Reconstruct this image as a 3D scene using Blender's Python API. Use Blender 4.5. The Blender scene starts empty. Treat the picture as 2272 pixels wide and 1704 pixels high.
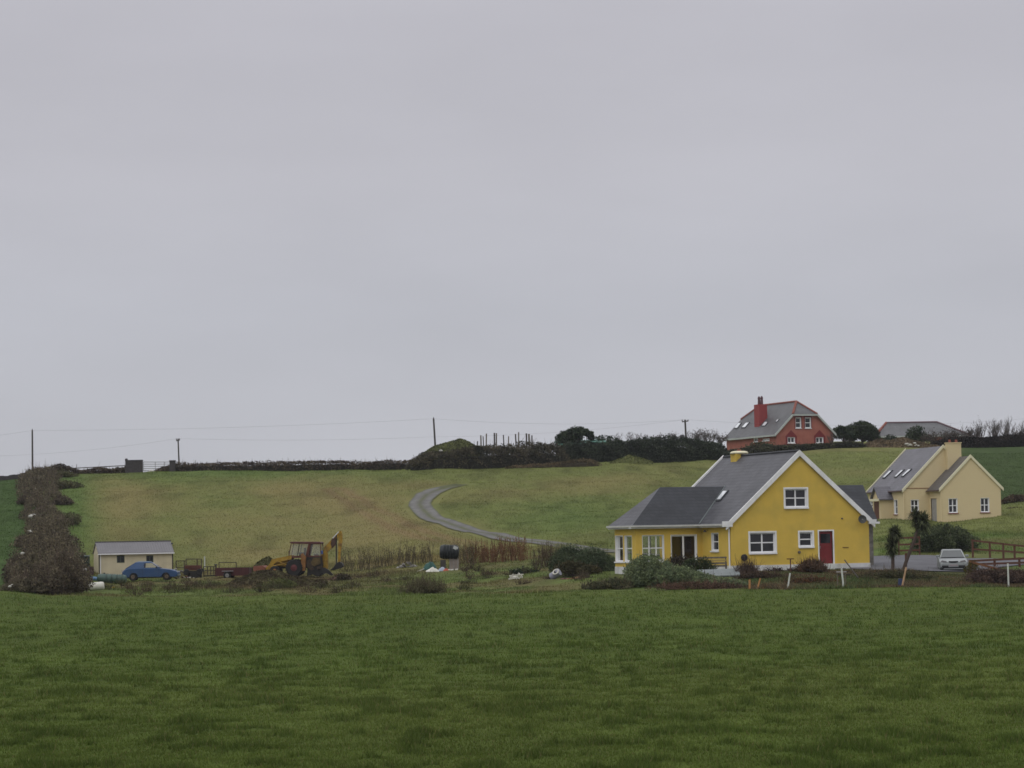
import bpy, math, random
import numpy as np
from mathutils import Vector, Matrix
from mathutils.geometry import tessellate_polygon
random.seed(7); rng = np.random.default_rng(11)
R = math.radians
sc = bpy.context.scene
COL = sc.collection

# ------------------------------------------------------------------ camera
F = 6000.0; CX, CY = 1136.0, 852.0; HZ = 3.1            # focal length in photo pixels, eye height
PITCH, ROLL = math.atan(341.0 / F), R(-1.0)
cam_rot = Matrix.Rotation(R(90) + PITCH, 3, 'X') @ Matrix.Rotation(ROLL, 3, 'Z')
cd = bpy.data.cameras.new('camera'); cam = bpy.data.objects.new('camera', cd); COL.objects.link(cam)
cam.matrix_world = Matrix.Translation((0, 0, HZ)) @ cam_rot.to_4x4()
cd.sensor_width = 36; cd.lens = 36 * F / 2272; cd.clip_end = 20000; cd.clip_start = 0.5
sc.camera = cam
# ------------------------------------------------------------------ world: overcast
SUN_EL, SUN_AZ = R(48), R(215)      # azimuth clockwise from +Y
w = bpy.data.worlds.new('World'); sc.world = w; w.use_nodes = True
nt = w.node_tree; nt.nodes.clear()
N = nt.nodes.new; L = nt.links.new
out = N('ShaderNodeOutputWorld'); bg = N('ShaderNodeBackground'); L(bg.outputs[0], out.inputs[0])
tc = N('ShaderNodeTexCoord'); sep = N('ShaderNodeSeparateXYZ'); L(tc.outputs['Generated'], sep.inputs[0])
ramp = N('ShaderNodeValToRGB'); L(sep.outputs['Z'], ramp.inputs[0])
e = ramp.color_ramp.elements
e[0].position = 0.0; e[0].color = (.462, .470, .510, 1)
e[1].position = 1.0; e[1].color = (1.20, 1.20, 1.24, 1)
for p, c_ in ((.03, (.462, .470, .512, 1)), (.085, (.456, .464, .512, 1)), (.135, (.476, .474, .520, 1)), (.19, (.454, .449, .494, 1)), (.5, (.80, .80, .83, 1))):
    k = e.new(p); k.color = c_
nz = N('ShaderNodeTexNoise'); nz.inputs['Scale'].default_value = 5; nz.inputs['Detail'].default_value = 4
mp = N('ShaderNodeMapping'); mp.inputs['Scale'].default_value = (1, 1, 3.4); L(tc.outputs['Generated'], mp.inputs[0]); L(mp.outputs[0], nz.inputs['Vector'])
mr = N('ShaderNodeMapRange'); mr.inputs['From Min'].default_value = .3; mr.inputs['From Max'].default_value = .7
mr.inputs['To Min'].default_value = .95; mr.inputs['To Max'].default_value = 1.05; L(nz.outputs['Fac'], mr.inputs[0])
mul = N('ShaderNodeVectorMath'); mul.operation = 'SCALE'; L(ramp.outputs[0], mul.inputs[0]); L(mr.outputs[0], mul.inputs['Scale'])
sky = N('ShaderNodeTexSky'); sky.sky_type = 'NISHITA'; sky.sun_disc = False; sky.sun_elevation = SUN_EL; sky.sun_rotation = SUN_AZ
sk2 = N('ShaderNodeVectorMath'); sk2.operation = 'SCALE'; L(sky.outputs[0], sk2.inputs[0]); sk2.inputs['Scale'].default_value = .1
hs = N('ShaderNodeHueSaturation'); hs.inputs['Saturation'].default_value = .25; L(sk2.outputs[0], hs.inputs['Color'])
mx = N('ShaderNodeMix'); mx.data_type = 'RGBA'; mx.inputs[0].default_value = .06
L(mul.outputs[0], mx.inputs[6]); L(hs.outputs[0], mx.inputs[7]); L(mx.outputs[2], bg.inputs[0]); bg.inputs[1].default_value = 1.07
sd = bpy.data.lights.new('sun', 'SUN'); sd.energy = 0.55; sd.angle = R(35); sd.color = (1, .97, .92)
so = bpy.data.objects.new('sun', sd); COL.objects.link(so)
so.rotation_euler = (R(90) - SUN_EL, 0, math.pi - SUN_AZ)
sc.view_settings.view_transform = 'Standard'; sc.view_settings.look = 'None'
sc.view_settings.exposure = 0; sc.view_settings.gamma = 1
sc.cycles.filter_width = 1.6

# ------------------------------------------------------------------ helpers
def s2l(v):
    v = v / 255.0
    return v / 12.92 if v <= .04045 else ((v + .055) / 1.055) ** 2.4
def C3(r, g, b): return (s2l(r), s2l(g), s2l(b))
CR = np.array(cam_rot)
def ray(px, py):
    d = CR @ np.array([(px - CX) / F, (CY - py) / F, -1.0]); return d
def P(px, py, Y):
    d = ray(px, py); d = d * (Y / d[1]); return Vector((d[0], d[1], d[2] + HZ))
def hor(px): return 1193 + (1136 - px) * .01746

# ------------------------------------------------------------------ noise
def vn(x, y, seed=0):
    xi = np.floor(x).astype(np.int64); yi = np.floor(y).astype(np.int64); fx = x - xi; fy = y - yi
    fx = fx * fx * (3 - 2 * fx); fy = fy * fy * (3 - 2 * fy)
    def h(a, b):
        n = (a * 374761393 + b * 668265263 + seed * 1442695041) & 0x7fffffff
        n = ((n ^ (n >> 13)) * 1274126177) & 0x7fffffff
        return ((n ^ (n >> 16)) & 0xffff) / 65535.0
    return (h(xi, yi) * (1 - fx) + h(xi + 1, yi) * fx) * (1 - fy) + (h(xi, yi + 1) * (1 - fx) + h(xi + 1, yi + 1) * fx) * fy
def fbm(x, y, o=4, seed=0):
    s = 0; a = .5; t = 0
    for i in range(o):
        s = s + a * vn(x, y, seed + i * 17); t += a; a *= .5; x = x * 2.03 + 5.1; y = y * 2.03 + 1.7
    return s / t

# ------------------------------------------------------------------ terrain heights
PROF = {   # photo column: (distance, photo row of the ground there)
 0:    [(165, 1312), (200, 1282), (225, 1240), (260, 1165), (300, 1102), (330, 1070)],
 110:  [(165, 1322), (200, 1290), (225, 1256), (260, 1165), (300, 1093), (330, 1058)],
 300:  [(165, 1325), (185, 1305), (205, 1289), (225, 1280), (245, 1235), (275, 1145), (300, 1085), (330, 1050)],
 700:  [(160, 1322), (185, 1299), (205, 1280), (225, 1262), (245, 1222), (275, 1140), (300, 1080), (330, 1046)],
 960:  [(158, 1320), (185, 1285), (200, 1263), (225, 1235), (250, 1180), (275, 1125), (300, 1078), (330, 1042)],
 1350: [(153, 1312), (165, 1288), (173, 1273), (200, 1240), (225, 1213), (250, 1170), (280, 1110), (310, 1056), (335, 1028)],
 1600: [(150, 1308), (160, 1280), (168, 1267), (200, 1247), (225, 1225), (250, 1170), (300, 1080), (335, 1022), (350, 1008)],
 1850: [(149, 1306), (160, 1275), (168, 1263), (200, 1240), (225, 1208), (250, 1165), (300, 1075), (330, 1013), (350, 990)],
 2000: [(149, 1303), (159, 1275), (165, 1265), (200, 1233), (225, 1195), (250, 1158), (300, 1072), (330, 1010), (350, 992)],
 2180: [(149, 1303), (157, 1290), (166, 1268), (200, 1229), (225, 1188), (250, 1151), (300, 1066), (350, 996)],
 2272: [(149, 1303), (157, 1290), (166, 1268), (200, 1229), (225, 1186), (250, 1140), (300, 1066), (350, 994)],
}
def pchip(xs, ys, x):
    xs = np.array(xs, float); ys = np.array(ys, float)
    h = np.diff(xs); d = np.diff(ys) / h; m = np.zeros_like(xs)
    for i in range(1, len(xs) - 1):
        if d[i-1] * d[i] > 0:
            w1 = 2 * h[i] + h[i-1]; w2 = h[i] + 2 * h[i-1]; m[i] = (w1 + w2) / (w1 / d[i-1] + w2 / d[i])
    m[0] = 0; m[-1] = 0
    x = np.clip(x, xs[0], xs[-1]); k = np.clip(np.searchsorted(xs, x) - 1, 0, len(xs) - 2)
    t = (x - xs[k]) / h[k]
    return ys[k]*(2*t**3-3*t**2+1) + h[k]*m[k]*(t**3-2*t**2+t) + ys[k+1]*(-2*t**3+3*t**2) + h[k]*m[k+1]*(t**3-t**2)
YG = np.arange(0, 1000.1, 1.0); CPX = sorted(PROF)
TZ = []
for p in CPX:
    ks = [(Y, (hor(p) - py) / F * Y) for Y, py in PROF[p]]
    xs = [0, 100] + [k[0] for k in ks]; ys = [-3.12, -3.14] + [k[1] for k in ks]
    if p < 1500: xs += [380, 480, 700, 1000]; ys += [ys[-1] - .6, ys[-1] - 3, ys[-1] - 6, ys[-1] - 6]
    else: xs += [420, 520, 700, 1000]; ys += [13.6 if p > 1700 else 11, 13.0, 10, 9]
    TZ.append(pchip(xs, ys, YG))
TZ = np.array(TZ) + HZ
CPXa = np.array(CPX, float)
def gz_np(x, y):
    x = np.asarray(x, float); y = np.asarray(y, float)
    px = np.clip(CX + F * x / np.maximum(y, 120.0), CPXa[0], CPXa[-1] - .01)
    k = np.clip(np.searchsorted(CPXa, px, side='right') - 1, 0, len(CPXa) - 2)
    t = (px - CPXa[k]) / (CPXa[k+1] - CPXa[k]); t = t * t * (3 - 2 * t) * .6 + t * .4
    yy = np.clip(y, 0, 999.0); j = yy.astype(int); f = yy - j
    z0 = TZ[k, j] * (1 - f) + TZ[k, j+1] * f; z1 = TZ[k+1, j] * (1 - f) + TZ[k+1, j+1] * f
    return z0 * (1 - t) + z1 * t
def gz(x, y): return float(gz_np(np.array([x]), np.array([y]))[0])
def edgeY(px): return np.clip(165 - (px - 300) * .0115, 148.5, 166) + 2.6 * (fbm(np.asarray(px) * .045, np.asarray(px) * 0 + 2.0, 3, 12) - .5)
def lumps(x, y):
    px = CX + F * x / np.maximum(y, 30.0); e_ = edgeY(px)
    fld = np.clip((e_ - y) / 3, 0, 1)
    a = (fbm(x * 1.3, y * 1.0, 3, 3) - .5) * .10 + (np.clip(fbm(x * 1.9, y * 1.1, 3, 9) - .56, 0, 1)) * .15 + (fbm(x*.09, y*.06, 2, 33) - .5) * .25
    mid = np.clip((y - e_) / 4, 0, 1) * np.clip((228 - y) / 12, 0, 1) * np.clip((1330 - px) / 60, 0, 1)
    b = (fbm(x * .5, y * .4, 3, 21) - .6) * .38
    hill = np.clip((y - 225) / 20, 0, 1)
    c = (fbm(x * .25, y * .2, 3, 5) - .5) * .5
    return a * fld + b * mid + c * hill * np.clip((345 - y) / 10, .2, 1)
def hit(px, py):
    d = ray(px, py); Y = 30.0
    while Y < 400:
        k = Y / d[1]
        if HZ + d[2] * k <= gz(d[0] * k, Y): break
        Y += .5
    k = Y / d[1]; return Vector((d[0] * k, Y, gz(d[0] * k, Y)))
def gp(px, Y, dz=0.0):
    x = P(px, 1250, Y).x; return Vector((x, Y, gz(x, Y) + dz))

# ------------------------------------------------------------------ ground colours
OLDT = [(p.x, p.y) for p in (hit(*q) for q in ((742, 1086), (775, 1104), (812, 1128), (858, 1152), (905, 1178), (975, 1198), (1040, 1206)))]
def gauss(px, Y, p0, Y0, sp, sY): return np.exp(-((px - p0) / sp) ** 2 - ((Y - Y0) / sY) ** 2)
def gcol(x, y):
    px = CX + F * x / np.maximum(y, 30.0); e_ = edgeY(px)
    n1 = fbm(x * .25, y * .12, 4, 2)[:, None]; n2 = fbm(x * 1.1, y * .6, 3, 40)[:, None]; n3 = fbm(x * .06, y * .035, 3, 77)[:, None]
    def A(*v): return np.array(v)[None, :]
    f = A(.067, .094, .020) * (.88 + .24 * n1) * (.78 + .44 * n2)
    f = f + (A(.098, .118, .030) - f) * np.clip((n3 - .48) * 1.8, 0, .4)
    pit = np.clip((fbm(x * 1.9, y * 1.1, 3, 9) - .58) * 9, 0, 1)[:, None]
    f = f * (1 - .20 * pit * np.array([[1.1, .9, .8]]))
    # rough ground between the field and the hill
    m = A(.092, .118, .036) * (.55 + .9 * n2)
    br = np.clip((fbm(x * .18 + 3, y * .16, 3, 55)[:, None] - .47) * 6, 0, 1)
    m = m + (A(.120, .088, .046) - m) * br * .6
    earth = np.clip(1.1 * gauss(px, y, 640, 200, 150, 14) + .9 * gauss(px, y, 560, 186, 170, 7) + .7 * gauss(px, y, 860, 200, 110, 6) + .6 * gauss(px, y, 1080, 200, 150, 5) + .6 * gauss(px, y, 850, 186, 70, 5), 0, 1)[:, None]
    m = m + (A(.095, .062, .040) - m) * earth * (.5 + .5 * n2)
    tanm = np.clip(gauss(px, y, 950, 222, 330, 16) + gauss(px, y, 480, 218, 120, 10), 0, 1)[:, None]
    m = m + (A(.165, .130, .055) - m) * tanm * .85 * np.clip(n2 * 1.7, 0, 1)
    # hillside
    h = A(.126, .142, .046) * (.74 + .52 * n2)
    t = (.75 * gauss(px, y, 265, 275, 75, 45) + .75 * gauss(px, y, 560, 268, 220, 26) + .9 * gauss(px, y, 830, 262, 170, 32) + .55 * gauss(px, y, 1000, 240, 220, 14)
         + .8 * gauss(px, y, 620, 300, 120, 12) + .45 * gauss(px, y, 1250, 300, 300, 14) + .45 * gauss(px, y, 1450, 320, 120, 10) + .35 * gauss(px, y, 2000, 300, 170, 30) + .3 * gauss(px, y, 420, 240, 300, 16))
    # old track: diagonal bare band
    dd = np.full(len(x), 1e9)
    for (a0, a1), (b0, b1) in zip(OLDT[:-1], OLDT[1:]):
        ux, uy = b0 - a0, b1 - a1; tq = np.clip(((x - a0) * ux + (y - a1) * uy) / (ux * ux + uy * uy), 0, 1); dd = np.minimum(dd, np.hypot(x - a0 - tq * ux, y - a1 - tq * uy))
    band = (np.exp(-((dd - .9) / .7) ** 2) * .9 + .15 * np.exp(-(dd / 5) ** 2)) * (.4 + 1.0 * n1[:, 0]); band = np.clip(band, 0, 1)
    t = np.clip(t * 1.05 + .5 * (n3[:, 0] - .5) + 1.7 * (fbm(x * .10, y * .07, 4, 61) - .52), 0, 1)[:, None]
    h = h + (A(.186, .158, .066) - h) * t * .85
    h = h + (A(.180, .128, .066) - h) * band[:, None] * .75
    dk = np.clip((fbm(x * .3, y * .1, 3, 91)[:, None] - .55) * 6, 0, 1); h = h * (1 - .22 * dk)
    grn = np.clip(.8*gauss(px, y, 520, 322, 300, 14) + .7 * gauss(px, y, 150, 245, 60, 40) + gauss(px, y, 150, 300, 55, 40) + .55*gauss(px, y, 700, 240, 60, 6) + .7 * gauss(px, y, 1250, 262, 160, 22), 0, 1)[:, None]
    h = h + (A(.068, .118, .030) * (.7 + .6 * n2) - h) * grn * .75
    lf = A(.048, .080, .024) * (.75 + .5 * n2)
    h = np.where((px < 75)[:, None], lf, h)
    rt = np.clip((px - 2080) / 60, 0, 1)[:, None] * np.clip((y - 262) / 10, 0, 1)[:, None]
    h = h + (A(.046, .070, .024) * (.75 + .5 * n2) - h) * rt
    g2 = A(.082, .115, .032) * (.6 + .8 * n2)                     # lawns right of the houses
    g2 = g2 + (A(.14, .115, .05) - g2) * np.clip(n1 * 1.4 - .5, 0, 1)
    kr = np.clip((px - 1340) / 40, 0, 1)[:, None]
    bank = A(.075, .078, .034) * (.6 + .8 * n2)
    b_ = np.clip((px - 1600) / 60, 0, 1)[:, None] * np.clip((168 - y) / 4, 0, 1)[:, None]
    g2 = g2 + (bank - g2) * b_
    m = m * (1 - kr) + g2 * kr
    wl = (px < 75)[:, None]
    m = np.where(wl, lf, m)
    wm = np.clip((y - e_) / .8, 0, 1)[:, None]; wh = np.clip((y - 226) / 8, 0, 1)[:, None]
    mh = m * (1 - wh) + h * wh
    return np.clip(f * (1 - wm) + mh * wm, .004, 1)

# ------------------------------------------------------------------ materials
MAT = {}
def mat(name, color, rough=.7, var=.12, scale=3.0, bump=0.0, bscale=30.0, metal=0.0, spec=.3, dirt=None, dirtamt=.4, dscale=1.2, streak=False):
    if name in MAT: return MAT[name]
    m = bpy.data.materials.new(name); m.use_nodes = True; t = m.node_tree; b = t.nodes['Principled BSDF']
    b.inputs['Roughness'].default_value = rough; b.inputs['Metallic'].default_value = metal; b.inputs['Specular IOR Level'].default_value = spec
    tc = t.nodes.new('ShaderNodeTexCoord'); n = t.nodes.new('ShaderNodeTexNoise'); n.inputs['Scale'].default_value = scale; n.inputs['Detail'].default_value = 5
    if streak:
        mpn = t.nodes.new('ShaderNodeMapping'); mpn.inputs['Scale'].default_value = (1, 1, .15); t.links.new(tc.outputs['Object'], mpn.inputs[0]); t.links.new(mpn.outputs[0], n.inputs['Vector'])
    else: t.links.new(tc.outputs['Object'], n.inputs['Vector'])
    r = t.nodes.new('ShaderNodeMapRange'); r.inputs[1].default_value = .25; r.inputs[2].default_value = .75; r.inputs[3].default_value = 1 - var; r.inputs[4].default_value = 1 + var
    t.links.new(n.outputs['Fac'], r.inputs[0])
    v = t.nodes.new('ShaderNodeVectorMath'); v.operation = 'SCALE'; v.inputs[0].default_value = color; t.links.new(r.outputs[0], v.inputs['Scale'])
    last = v.outputs[0]
    if dirt:
        n2 = t.nodes.new('ShaderNodeTexNoise'); n2.inputs['Scale'].default_value = dscale; n2.inputs['Detail'].default_value = 6; t.links.new(tc.outputs['Object'], n2.inputs['Vector'])
        r2 = t.nodes.new('ShaderNodeMapRange'); r2.inputs[1].default_value = .48; r2.inputs[2].default_value = .68; r2.inputs[4].default_value = dirtamt; t.links.new(n2.outputs['Fac'], r2.inputs[0])
        mx = t.nodes.new('ShaderNodeMix'); mx.data_type = 'RGBA'; t.links.new(r2.outputs[0], mx.inputs[0]); t.links.new(last, mx.inputs[6]); mx.inputs[7].default_value = (*dirt, 1); last = mx.outputs[2]
    t.links.new(last, b.inputs['Base Color'])
    if bump:
        n3 = t.nodes.new('ShaderNodeTexNoise'); n3.inputs['Scale'].default_value = bscale; t.links.new(tc.outputs['Object'], n3.inputs['Vector'])
        bp = t.nodes.new('ShaderNodeBump'); bp.inputs['Strength'].default_value = bump; bp.inputs['Distance'].default_value = .02
        t.links.new(n3.outputs['Fac'], bp.inputs['Height']); t.links.new(bp.outputs[0], b.inputs['Normal'])
    MAT[name] = m; return m
def slate(name, c1, c2, rough=.45, bw=.35, rh=.2):
    m = bpy.data.materials.new(name); m.use_nodes = True; t = m.node_tree; b = t.nodes['Principled BSDF']; b.inputs['Roughness'].default_value = rough
    b.inputs['Specular IOR Level'].default_value = .35
    tc = t.nodes.new('ShaderNodeTexCoord'); s = t.nodes.new('ShaderNodeSeparateXYZ'); t.links.new(tc.outputs['Object'], s.inputs[0])
    a = t.nodes.new('ShaderNodeMath'); t.links.new(s.outputs[0], a.inputs[0]); t.links.new(s.outputs[1], a.inputs[1])
    c = t.nodes.new('ShaderNodeCombineXYZ'); t.links.new(a.outputs[0], c.inputs[0]); t.links.new(s.outputs[2], c.inputs[1])
    k = t.nodes.new('ShaderNodeTexBrick'); k.inputs['Scale'].default_value = 1; k.inputs['Brick Width'].default_value = bw; k.inputs['Row Height'].default_value = rh
    k.inputs['Mortar Size'].default_value = .012; k.inputs['Color1'].default_value = (*c1, 1); k.inputs['Color2'].default_value = (*c2, 1); k.inputs['Mortar'].default_value = (*[x * .55 for x in c1], 1)
    t.links.new(c.outputs[0], k.inputs['Vector'])
    n = t.nodes.new('ShaderNodeTexNoise'); n.inputs['Scale'].default_value = .9; n.inputs['Detail'].default_value = 5; t.links.new(tc.outputs['Object'], n.inputs['Vector'])
    r = t.nodes.new('ShaderNodeMapRange'); r.inputs[1].default_value = .3; r.inputs[2].default_value = .7; r.inputs[3].default_value = .8; r.inputs[4].default_value = 1.2; t.links.new(n.outputs['Fac'], r.inputs[0])
    v = t.nodes.new('ShaderNodeVectorMath'); v.operation = 'SCALE'; t.links.new(k.outputs['Color'], v.inputs[0]); t.links.new(r.outputs[0], v.inputs['Scale']); t.links.new(v.outputs[0], b.inputs['Base Color'])
    bp = t.nodes.new('ShaderNodeBump'); bp.inputs['Strength'].default_value = .5; bp.inputs['Distance'].default_value = .02; bp.invert = True
    t.links.new(k.outputs['Fac'], bp.inputs['Height']); t.links.new(bp.outputs[0], b.inputs['Normal'])
    return m
def vcol(name, rough=.9, spec=.1, trans=0.0):
    m = bpy.data.materials.new(name); m.use_nodes = True; t = m.node_tree; b = t.nodes['Principled BSDF']
    b.inputs['Roughness'].default_value = rough; b.inputs['Specular IOR Level'].default_value = spec
    a = t.nodes.new('ShaderNodeAttribute'); a.attribute_name = 'Col'; t.links.new(a.outputs['Color'], b.inputs['Base Color'])
    if trans:
        tr = t.nodes.new('ShaderNodeBsdfTranslucent'); t.links.new(a.outputs['Color'], tr.inputs[0]); ms = t.nodes.new('ShaderNodeMixShader'); ms.inputs[0].default_value = trans
        t.links.new(b.outputs[0], ms.inputs[1]); t.links.new(tr.outputs[0], ms.inputs[2]); t.links.new(ms.outputs[0], t.nodes['Material Output'].inputs[0])
    return m
VEG = vcol('foliage', trans=.25); WOODV = vcol('bark_and_twigs'); SOIL = vcol('ground_cover', 1.0, .05)
def glassmat():
    m = bpy.data.materials.new('clear_window_glass'); m.use_nodes = True; t = m.node_tree; t.nodes.remove(t.nodes['Principled BSDF'])
    a = t.nodes.new('ShaderNodeBsdfTransparent'); g = t.nodes.new('ShaderNodeBsdfGlossy'); g.inputs['Roughness'].default_value = .03
    fr = t.nodes.new('ShaderNodeFresnel'); fr.inputs[0].default_value = 1.5; ms = t.nodes.new('ShaderNodeMixShader')
    a.inputs[0].default_value = (.85, .87, .86, 1)
    t.links.new(fr.outputs[0], ms.inputs[0]); t.links.new(a.outputs[0], ms.inputs[1]); t.links.new(g.outputs[0], ms.inputs[2]); t.links.new(ms.outputs[0], t.nodes['Material Output'].inputs[0])
    return m
GLASS = glassmat()
DGLASS = mat('dark_window_glass', (.018, .018, .022), .06, .3, 2, spec=.5)
WHITE = mat('white_painted_trim', (.80, .80, .80), .55, .06, 4, dirt=(.42, .42, .38), dirtamt=.3)
UPVC = mat('white_window_frame', (.80, .80, .81), .4, .03, 4)
YEL = mat('yellow_render', (.63, .44, .085), .9, .07, 1.3, .25, 60, dirt=(.45, .34, .08), dirtamt=.45, dscale=.7)
PLINTH = mat('white_plinth_paint', (.62, .62, .62), .8, .1, 3, dirt=(.30, .27, .2), dirtamt=.5)
BEIGE = mat('cream_render', (.63, .52, .31), .9, .05, 1.2, .2, 50, dirt=(.54, .43, .26), dirtamt=.3)
CREAM = mat('cream_verge_paint', (.68, .64, .46), .7, .06)
REDW = mat('terracotta_render', (.34, .125, .092), .9, .12, 1.0, .2, 40, dirt=(.28, .09, .07), dirtamt=.5)
DRED = mat('dark_red_paint', (.17, .022, .024), .5, .1)
REDCH = mat('red_chimney_render', (.27, .05, .05), .8, .1)
TERRA = mat('terracotta_ridge_tile', (.22, .075, .055), .8, .15)
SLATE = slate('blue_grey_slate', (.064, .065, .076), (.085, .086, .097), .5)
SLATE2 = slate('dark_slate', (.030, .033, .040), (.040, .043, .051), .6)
SLATEF = slate('weathered_slate', (.085, .088, .092), (.10, .10, .105))
LEAD = mat('lead_flashing', (.22, .25, .25), .5, .1)
STEEL = mat('galvanised_steel', (.28, .28, .28), .5, .2, metal=.4)
DARK = mat('black_plastic', (.02, .02, .022), .5, .2)
TYRE = mat('tyre_rubber', (.018, .018, .018), .85, .2)
WOODG = mat('weathered_grey_timber', (.15, .13, .10), .9, .25, 6, .3, 40, streak=True)
WOODB = mat('brown_stained_timber', (.105, .045, .03), .8, .25, 6, .3)
POLEM = mat('creosoted_pole', (.075, .068, .062), .9, .2)
STONE = mat('rubble_stone', (.16, .15, .135), .95, .5, 4.5, .8, 9, dirt=(.08, .08, .06), dirtamt=.6, dscale=3)
DSTONE = mat('silhouette_dark_stone', (.055, .050, .052), .95, .4, 4.5, .8, 9)  # stone colour darkened so it reads as a silhouette against the sky
BLOCK = mat('concrete_block', (.26, .25, .23), .95, .2, 4, .3)

# ------------------------------------------------------------------ object helpers
def tag(o, label=None, cat=None, group=None, kind=None):
    if label: o['label'] = label
    if cat: o['category'] = cat
    if group: o['group'] = group
    if kind: o['kind'] = kind
    return o
def thing(name, label, cat, loc=(0, 0, 0), rotz=0, group=None):
    o = bpy.data.objects.new(name, None); COL.objects.link(o); o.location = loc; o.rotation_euler = (0, 0, rotz); o.empty_display_size = .3
    return tag(o, label, cat, group)
def npmesh(name, V, Fi, m, parent=None, cols=None, smooth=False):
    """V (n,3), Fi (k, s) equal-size faces"""
    me = bpy.data.meshes.new(name); V = np.ascontiguousarray(V, np.float32); Fi = np.ascontiguousarray(Fi, np.int32); k, s = Fi.shape
    me.vertices.add(len(V)); me.vertices.foreach_set('co', V.ravel())
    me.loops.add(k * s); me.loops.foreach_set('vertex_index', Fi.ravel())
    me.polygons.add(k); me.polygons.foreach_set('loop_start', np.arange(0, k * s, s, dtype=np.int32))
    me.polygons.foreach_set('use_smooth', np.full(k, smooth))
    me.update(calc_edges=True)
    if cols is not None:
        a = me.color_attributes.new('Col', 'FLOAT_COLOR', 'POINT'); cc = np.ones((len(V), 4), np.float32); cc[:, :3] = cols; a.data.foreach_set('color', cc.ravel())
    me.materials.append(m)
    o = bpy.data.objects.new(name, me); COL.objects.link(o)
    if parent: o.parent = parent
    return o
class B:
    def __init__(s): s.v = []; s.f = []
    def add(s, vs, fs):
        k = len(s.v); s.v += [tuple(v) for v in vs]; s.f += [tuple(i + k for i in f) for f in fs]
    def fr(s, O, U, V, N_, u0, u1, v0, v1, n0, n1):
        O, U, V, N_ = map(Vector, (O, U, V, N_))
        vs = [O + U * u + V * v + N_ * n for n in (n0, n1) for v in (v0, v1) for u in (u0, u1)]
        s.add(vs, [(0, 2, 3, 1), (4, 5, 7, 6), (0, 1, 5, 4), (2, 6, 7, 3), (0, 4, 6, 2), (1, 3, 7, 5)])
    def box(s, x0, x1, y0, y1, z0, z1): s.fr((0, 0, 0), (1, 0, 0), (0, 1, 0), (0, 0, 1), x0, x1, y0, y1, z0, z1)
    def slab(s, pts, th):
        n = len(pts); pts = [Vector(p) for p in pts]; th = Vector(th) if hasattr(th, '__len__') else Vector((0, 0, -th))
        s.add(pts + [p + th for p in pts], [tuple(range(n)), tuple(range(2 * n - 1, n - 1, -1))] + [(i, i + n, (i + 1) % n + n, (i + 1) % n) for i in range(n)])
    def tube(s, p0, p1, r0, r1=None, n=8, caps=True):
        p0, p1 = Vector(p0), Vector(p1); r1 = r0 if r1 is None else r1; d = (p1 - p0).normalized()
        a = d.orthogonal().normalized(); b = d.cross(a)
        vs = [p0 + (a * math.cos(t) + b * math.sin(t)) * r0 for t in [2 * math.pi * i / n for i in range(n)]] + [p1 + (a * math.cos(t) + b * math.sin(t)) * r1 for t in [2 * math.pi * i / n for i in range(n)]]
        fs = [(i, (i + 1) % n, (i + 1) % n + n, i + n) for i in range(n)]
        if caps: fs += [tuple(range(n - 1, -1, -1)), tuple(range(n, 2 * n))]
        s.add(vs, fs)
    def path(s, pts, r, n=6):
        for a, b in zip(pts, pts[1:]): s.tube(a, b, r, r, n)
    def bar(s, p0, p1, wv, hv):
        """beam with rectangular section between two points; wv, hv full-size section vectors"""
        p0, p1, wv, hv = map(Vector, (p0, p1, wv, hv)); q = [(-.5, -.5), (.5, -.5), (.5, .5), (-.5, .5)]
        s.add([p0 + wv * a + hv * b for a, b in q] + [p1 + wv * a + hv * b for a, b in q], [(0, 3, 2, 1), (4, 5, 6, 7), (0, 1, 5, 4), (1, 2, 6, 5), (2, 3, 7, 6), (3, 0, 4, 7)])
    def lathe(s, prof, O=(0, 0, 0), ax=(0, 0, 1), n=20):
        O, d = Vector(O), Vector(ax).normalized(); a = d.orthogonal().normalized(); b = d.cross(a); m_ = len(prof)
        vs = []
        for r, h in prof:
            for i in range(n):
                t = 2 * math.pi * i / n; vs.append(O + d * h + (a * math.cos(t) + b * math.sin(t)) * max(r, .001))
        fs = [(j * n + i, j * n + (i + 1) % n, (j + 1) * n + (i + 1) % n, (j + 1) * n + i) for j in range(m_ - 1) for i in range(n)]
        fs += [tuple(range(n - 1, -1, -1)), tuple(range((m_ - 1) * n, m_ * n))]
        s.add(vs, fs)
    def poly(s, outer, holes, O, U, V, flip=False):
        loops = [[Vector((a, b, 0)) for a, b in outer]] + [[Vector((a, b, 0)) for a, b in h] for h in holes]
        flat = [p for l in loops for p in l]; tri = tessellate_polygon(loops); O, U, V = map(Vector, (O, U, V))
        s.add([O + U * p.x + V * p.y for p in flat], [tuple(t) for t in tri])
    def loft(s, secs, closed=True):
        n = len(secs[0]); vs = [p for q in secs for p in q]
        fs = [(j * n + i, j * n + (i + 1) % n, (j + 1) * n + (i + 1) % n, (j + 1) * n + i) for j in range(len(secs) - 1) for i in range(n)]
        if closed: fs += [tuple(range(n - 1, -1, -1)), tuple(range((len(secs) - 1) * n, len(secs) * n))]
        s.add(vs, fs)
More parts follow.
